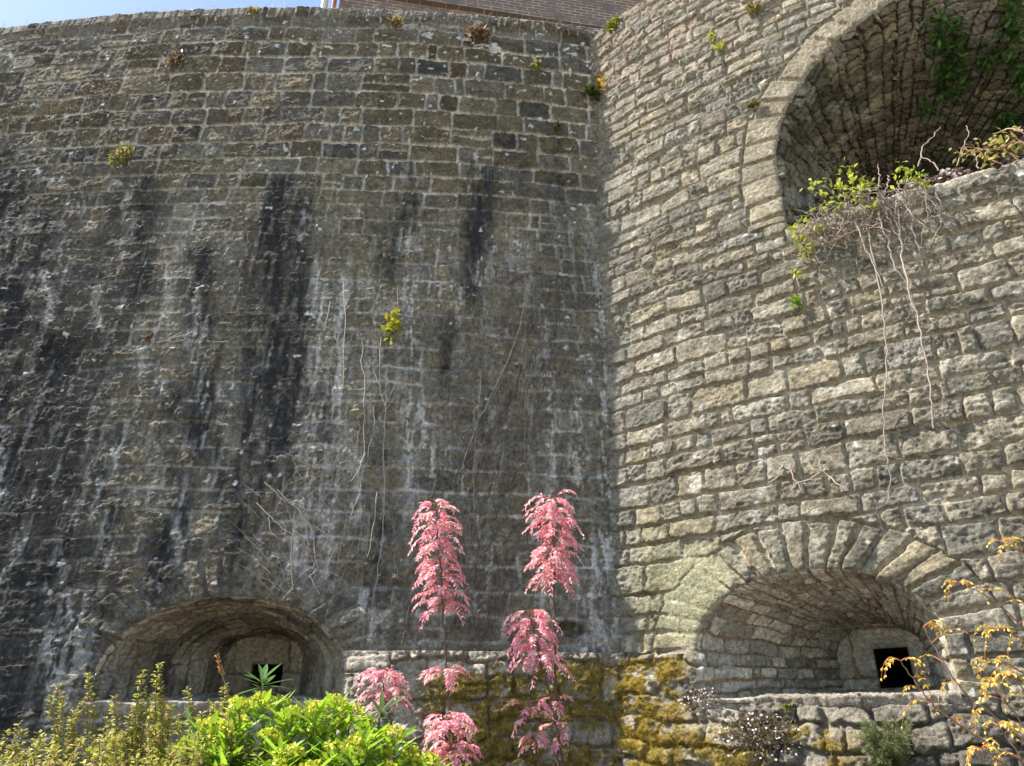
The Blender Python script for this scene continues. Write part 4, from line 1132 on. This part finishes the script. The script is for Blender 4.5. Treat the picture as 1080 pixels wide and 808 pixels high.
# ------------------------------------------------------------------ small plants rooted in the walls
def wall_tuft(name, label, cat, px, py, W, wpx, hpx, n, leaf, cA, cB, part='leaves', stems=8, width=.5, hang_=0.0, off=.05, flowers=None, group=None):
    rr = RS(int(px * 7 + py)); c = on_wall(px, py + hpx * .25, W, 0.0)
    root = thing(name, label, cat, tuple(c), group)
    e = abs(inv(px + 10, py, W)[0] - inv(px, py, W)[0]) / 10; ez = abs(inv(px, py + 10, W)[1] - inv(px, py, W)[1]) / 10
    s0, z0 = inv(px, py, W); Bs, Bl = Batch(), Batch()
    v = rr.randn(n, 3); v /= np.linalg.norm(v, axis=1, keepdims=True); v *= rr.rand(n, 1) ** .45
    S = s0 + v[:, 0] * wpx * .5 * e; Z = z0 + v[:, 1] * hpx * .5 * ez; O = off + .5 * np.abs(v[:, 2]) * wpx * .5 * e
    P = wpos(S, Z, O, W); dd = P - c + .01 * rr.randn(n, 3); t = rr.rand(n)[:, None]; sz = leaf * rr.uniform(.6, 1.3, n)
    place(Bl, LEAF2, P, norm(dd) + .5 * rr.randn(n, 3), np.array([0, -.5, 1.0]) + .5 * rr.randn(n, 3), sz, sz * width, (np.array(cA) * (1 - t) + np.array(cB) * t) * rr.uniform(.6, 1.2, (n, 1)))
    for k in range(stems):
        q = P[k % n]; mid = (c + q) / 2 + [0, -.01, -.01]; Bs.tube([c, mid, q], .0016, (0.18, 0.13, 0.08), 4)
    Bs.build('stems', M_BARK, root); Bl.build(part, M_LEAF, root, False)
    if flowers:
        m, fs, fc = flowers; Bf = Batch()
        v = rr.randn(m, 3); v /= np.linalg.norm(v, axis=1, keepdims=True); v *= rr.rand(m, 1) ** .3 * 1.05
        Pf = wpos(s0 + v[:, 0] * wpx * .52 * e, z0 + v[:, 1] * hpx * .52 * ez, off + .02 + .55 * np.abs(v[:, 2]) * wpx * .5 * e, W)
        up = np.array([-.35, -.75, .6]) + .45 * rr.randn(m, 3)
        fx_ = np.cross(up, rr.randn(m, 3)); fcol = np.array(fc) * rr.uniform(.8, 1.1, (m, 1))
        if m > 30:
            place(Bf, ROUND, Pf, fx_, up, fs, fs, fcol); tag(Bf.build('flowers', M_PETAL, root, False), kind='stuff')
        else:
            for q_ in range(m):
                Bf = Batch(); place(Bf, ROUND, Pf[q_:q_ + 1], fx_[q_:q_ + 1], up[q_:q_ + 1], fs, fs, fcol[q_:q_ + 1]); Bf.build('flower', M_PETAL, root, False)
    return root
G1, G2 = (0.13, 0.22, 0.03), (0.36, 0.42, 0.06)
wall_tuft('wall_plant', 'green tuft with a pinkish dry top, high on the left part of the dark wall', 'plant', 133, 170, CL, 24, 22, 150, .05, G1, (0.38, 0.28, 0.12))
wall_tuft('wall_plant', 'reddish-brown dry tuft near the wall top, under the brick building', 'plant', 505, 43, CL, 26, 16, 170, .06, (0.14, 0.09, 0.05), (0.30, 0.18, 0.11), flowers=(14, .035, (.5, .36, .28)))
wall_tuft('wall_plant', 'small green tuft with pale pink blooms below the dry reddish-brown tuft', 'plant', 566, 76, CL, 12, 16, 70, .05, (0.07, 0.11, 0.02), (0.30, 0.32, 0.06), flowers=(8, .04, (.5, .3, .25)))
wall_tuft('wall_plant', 'golden yellow leafy tuft in the corner where the two walls meet', 'plant', 638, 98, CL, 18, 26, 200, .06, (0.50, 0.32, 0.03), (0.66, 0.48, 0.08))
wall_tuft('wall_plant', 'dark green tuft left of the golden tuft in the wall corner', 'plant', 623, 102, CL, 16, 16, 110, .06, (0.04, 0.06, 0.015), (0.10, 0.12, 0.03))
wall_tuft('wall_plant', 'small olive tuft just below the golden tuft in the wall corner', 'plant', 641, 116, CL, 12, 12, 80, .05, (0.16, 0.17, 0.03), (0.32, 0.30, 0.06))
wall_tuft('ivy_sprig', 'upright yellow-green leafy sprig clinging to the middle of the dark wall', 'plant', 415, 347, CL, 13, 34, 85, .055, (0.30, 0.34, 0.03), (0.60, 0.52, 0.06), width=.7)
wall_tuft('wall_plant', 'faint brown-green tuft near the top of the dark wall, left of centre', 'plant', 190, 66, CL, 14, 14, 60, .05, (0.10, 0.085, 0.05), (0.22, 0.16, 0.10))
wall_tuft('wall_plant', 'yellowish tuft on the coping, just left of the brick building', 'plant', 268, 17, CL, 8, 5, 40, .05, (0.24, 0.21, 0.06), (0.34, 0.29, 0.09))
wall_tuft('wall_plant', 'yellow-tipped tuft among white lichen spots under the brick building', 'plant', 417, 29, CL, 14, 9, 70, .05, (0.20, 0.15, 0.07), (0.36, 0.29, 0.10))
wall_tuft('wall_plant', 'dark moss-like tuft on the dark wall, left of the white-streaked corner', 'plant', 586, 140, CL, 10, 9, 50, .04, (0.05, 0.07, 0.02), (0.12, 0.12, 0.03))
wall_tuft('wall_plant', 'rusty little tuft on the dark wall above the green tuft', 'plant', 186, 72, CL, 18, 12, 60, .05, (0.12, 0.09, 0.05), (0.22, 0.15, 0.09))
wall_tuft('wall_plant', 'rust-coloured spot of dead plant on the left half of the dark wall', 'plant', 160, 360, CL, 12, 8, 50, .035, (0.16, 0.10, 0.06), (0.24, 0.16, 0.09))
wall_tuft('wall_plant', 'round green cushion at the top left edge of the sunlit wall', 'plant', 651, 31, CR, 11, 14, 130, .05, (0.12, 0.15, 0.02), (0.30, 0.33, 0.05))
wall_tuft('wall_plant', 'thin vertical yellow-green fern strip on the upper sunlit wall', 'plant', 753, 43, CR, 6, 22, 50, .04, (0.26, 0.30, 0.04), (0.46, 0.46, 0.08))
wall_tuft('wall_plant', 'small yellow-green fern beside and below the fern strip', 'plant', 762, 56, CR, 10, 10, 40, .04, (0.26, 0.30, 0.04), (0.46, 0.46, 0.08))
wall_tuft('wall_plant', 'brownish tuft left of the big arch near the photo top', 'plant', 797, 16, CR, 14, 10, 60, .05, (0.14, 0.12, 0.04), (0.34, 0.28, 0.07))
wall_tuft('wall_plant', 'dark green moss tuft on the stones of the big arch', 'plant', 797, 117, CR, 12, 5, 70, .035, (0.07, 0.09, 0.015), (0.16, 0.15, 0.03), off=.06)
wall_tuft('wall_plant', 'green leaves on a thin stem below the left end of the big recess sill', 'plant', 843, 326, CR, 8, 14, 32, .05, (0.12, 0.24, 0.03), (0.30, 0.40, 0.06))
wall_tuft('wall_plant', 'dry purple-grey stonecrop with white tips on the big recess sill', 'plant', 1000, 187, CR, 55, 14, 700, .03, (0.16, 0.09, 0.07), (0.34, 0.20, 0.15), off=-.05, flowers=(45, .028, (.62, .58, .55)))
wall_tuft('wall_plant', 'pinkish stonecrop tuft on the big recess sill behind the hanging vine', 'plant', 968, 196, CR, 30, 9, 260, .03, (0.20, 0.12, 0.09), (0.36, 0.24, 0.18), off=-.03, flowers=(24, .026, (.6, .55, .52)))
wall_tuft('daisy_plant', 'mound of white daisies on purple-brown stems below the lower right recess', 'plant', 806, 780, CR, 92, 56, 2300, .032, (0.13, 0.085, 0.06), (0.26, 0.22, 0.12), stems=60, width=.25, flowers=(150, .013, (.66, .62, .62)))
wall_tuft('daisy_plant', 'small patch of white daisies at the left corner of the lower right recess sill', 'plant', 742, 738, CR, 42, 26, 330, .024, (0.15, 0.10, 0.07), (0.28, 0.24, 0.12), stems=20, width=.25, flowers=(50, .012, (.66, .62, .62)))
wall_tuft('red_plant', 'little dark red plant under the daisies at the bottom edge', 'plant', 776, 796, CR, 14, 24, 110, .04, (0.30, 0.03, 0.04), (0.50, 0.09, 0.10), flowers=None)
wall_tuft('green_plant', 'bright green leaves at the bottom edge, right of the daisies', 'plant', 843, 806, CR, 16, 10, 45, .04, (0.25, 0.45, 0.04), (0.40, 0.55, 0.06))
wall_tuft('green_plant', 'bright green leaves at the bottom edge beneath the mossy stones', 'plant', 692, 806, CR, 18, 8, 40, .045, (0.20, 0.45, 0.04), (0.35, 0.55, 0.06))
wall_tuft('wall_plant', 'tiny green weed in the front of the lower right sill', 'plant', 834, 746, CR, 10, 5, 30, .03, (0.18, 0.24, 0.04), (0.34, 0.38, 0.07))

# rosemary-like shrub rooted in the wall
rr = RS(950); rc = on_wall(945, 806, CR, .02)
ro = thing('rosemary_bush', 'grey-green needle-leaved bush growing on the wall below the black loophole', 'shrub', tuple(rc))
Bs, Bl = Batch(), Batch()
for k in range(58):
    tp = on_wall(rr.uniform(914, 966), rr.uniform(757, 806), CR, rr.uniform(.08, .26)); b_ = on_wall(rr.uniform(935, 955), rr.uniform(800, 835), CR, .04)
    sprig(Bs, Bl, rr, b_, tp, .022, 620, lambda r_, k_, f_: np.array([0.16, 0.19, 0.07]) * r_.uniform(.5, 1.5, (k_, 1)), .002, .9, .16)
Bs.build('stems', M_BARK, ro); Bl.build('leaves', M_LEAF, ro, False)

# green plants hanging inside the big recess
def hanging_leaves(label, spots, seed, leaf=.07):
    rr = RS(seed); h0 = hit_inner(spots[0][0], spots[0][1]); root = thing('hanging_fern', label, 'plant', tuple(h0[0])); Bl, Bs = Batch(), Batch()
    for px, py, w, hh, n in spots:
        for k in range(n):
            q = hit_inner(px + rr.randn() * w * .4, py + rr.randn() * hh * .4)
            if q is None: continue
            p = q[0] - q[1] * rr.uniform(.02, .16)
            place(Bl, LEAF2, p[None], rdir(rr, 1, -.5), np.array([[0, -.4, 1.0]]) + .5 * rr.randn(1, 3), leaf * rr.uniform(.6, 1.2), leaf * .45, np.array([0.06, 0.14, 0.025]) * rr.uniform(.5, 1.7))
            if k % 6 == 0: Bs.tube([q[0] + q[1] * .02, p], .0022, (0.08, 0.07, 0.04), 4)
    Bs.build('stems', M_BARK, root); Bl.build('leaves', M_LEAF, root, False)
hanging_leaves('dark green leafy plant hanging from the vault in the middle of the big recess', [(995, 35, 26, 40, 150), (1005, 70, 26, 34, 170), (1000, 95, 14, 22, 60)], 961)
hanging_leaves('dark green plant hanging at the far right side of the big recess', [(1068, 25, 16, 60, 150), (1076, 85, 12, 30, 80)], 962)
hanging_leaves('small green plant low in the big recess, between the two larger hanging ones', [(1042, 62, 12, 20, 45)], 963)
hanging_leaves('thin green plant low in the back of the big recess, above the dark loophole', [(978, 115, 14, 14, 50)], 964, .05)
hanging_leaves('few pale leaves on the left inside edge of the big recess', [(872, 84, 7, 7, 14)], 965, .045)
hanging_leaves('dark leafy creeper low at the right in the big recess, behind the bramble twigs', [(1062, 128, 16, 14, 110)], 966)

# ------------------------------------------------------------------ moss cushions and dry weeds (uncountable)
rr = RS(970); Bm = Batch()
for W, (S1, Z1, mo, h), face_cnt, cA, cB in ((CL, gl, 30000, (0.22, 0.17, 0.03), (0.46, 0.36, 0.07)), (CR, gr, 32000, (0.32, 0.235, 0.035), (0.56, 0.42, 0.07))):
    idx = np.argwhere(mo > 0.55); idx = idx[(Z1[idx[:, 1]] > -.3)]; pk = idx[rr.randint(0, len(idx), face_cnt)]
    s = S1[pk[:, 0]] + rr.uniform(-.004, .004, len(pk)); z = Z1[pk[:, 1]] + rr.uniform(-.004, .004, len(pk)); hh = h[pk[:, 0], pk[:, 1]]
    P = wpos(s, z, hh - .002, W); nn = wnorm(s, W); t = rr.rand(len(pk))[:, None]
    patch = (0.7 + 0.6 * vnoise(s * 6, z * 6, 44))[:, None]
    place(Bm, leaf_tpl(1, 'lance', .2, 0), P, nn + .8 * rr.randn(len(pk), 3) + np.array([0, 0, .3]), rr.randn(len(pk), 3), rr.uniform(.010, .028, len(pk)), .009, (np.array(cA) * (1 - t) + np.array(cB) * t) * patch)
tag(Bm.build('moss', M_MOSS, None, False), kind='stuff', label='ochre and brown moss cushions on the low stones in the wall corner', cat='moss')

Bw = Batch(); n = 900
s = np.concatenate([rr.uniform(.35, 3.35, 620), rr.uniform(-5, .35, 280)]); P = wpos(s, TOPL - .02 - .10 * rr.rand(n) * (s > .3), .02 + .05 * rr.rand(n), CL)
place(Bw, leaf_tpl(1, 'lance', .2, 0), P, rdir(rr, n, .9), rdir(rr, n), rr.uniform(.03, .11, n), .010, np.where((rr.rand(n) < .25)[:, None], np.array([.55, .45, .38]), np.array([.24, .17, .10])) * rr.uniform(.6, 1.2, (n, 1)))
n = 2600
s = rr.uniform(-.25, 1.35, n); zz = TOPR - rr.rand(n) ** 2.2 * 1.3; keep = fbm(s * 3, zz * 3, 46, 3) > -.05; s = s[keep]; zz = zz[keep]; n = len(s)
place(Bw, leaf_tpl(1, 'lance', .2, 0), wpos(s, zz, .03 + .03 * rr.rand(n), CR), rdir(rr, n, .3) + wnorm(s, CR) * .6, rdir(rr, n), rr.uniform(.02, .06, n), .009, np.where((rr.rand(n) < .3)[:, None], np.array([.52, .42, .36]), np.array([.26, .17, .11])) * rr.uniform(.6, 1.2, (n, 1)))
tag(Bw.build('dry_weeds', M_LEAF, None, False), kind='stuff', label='dry brown weeds along the wall tops', cat='weeds')
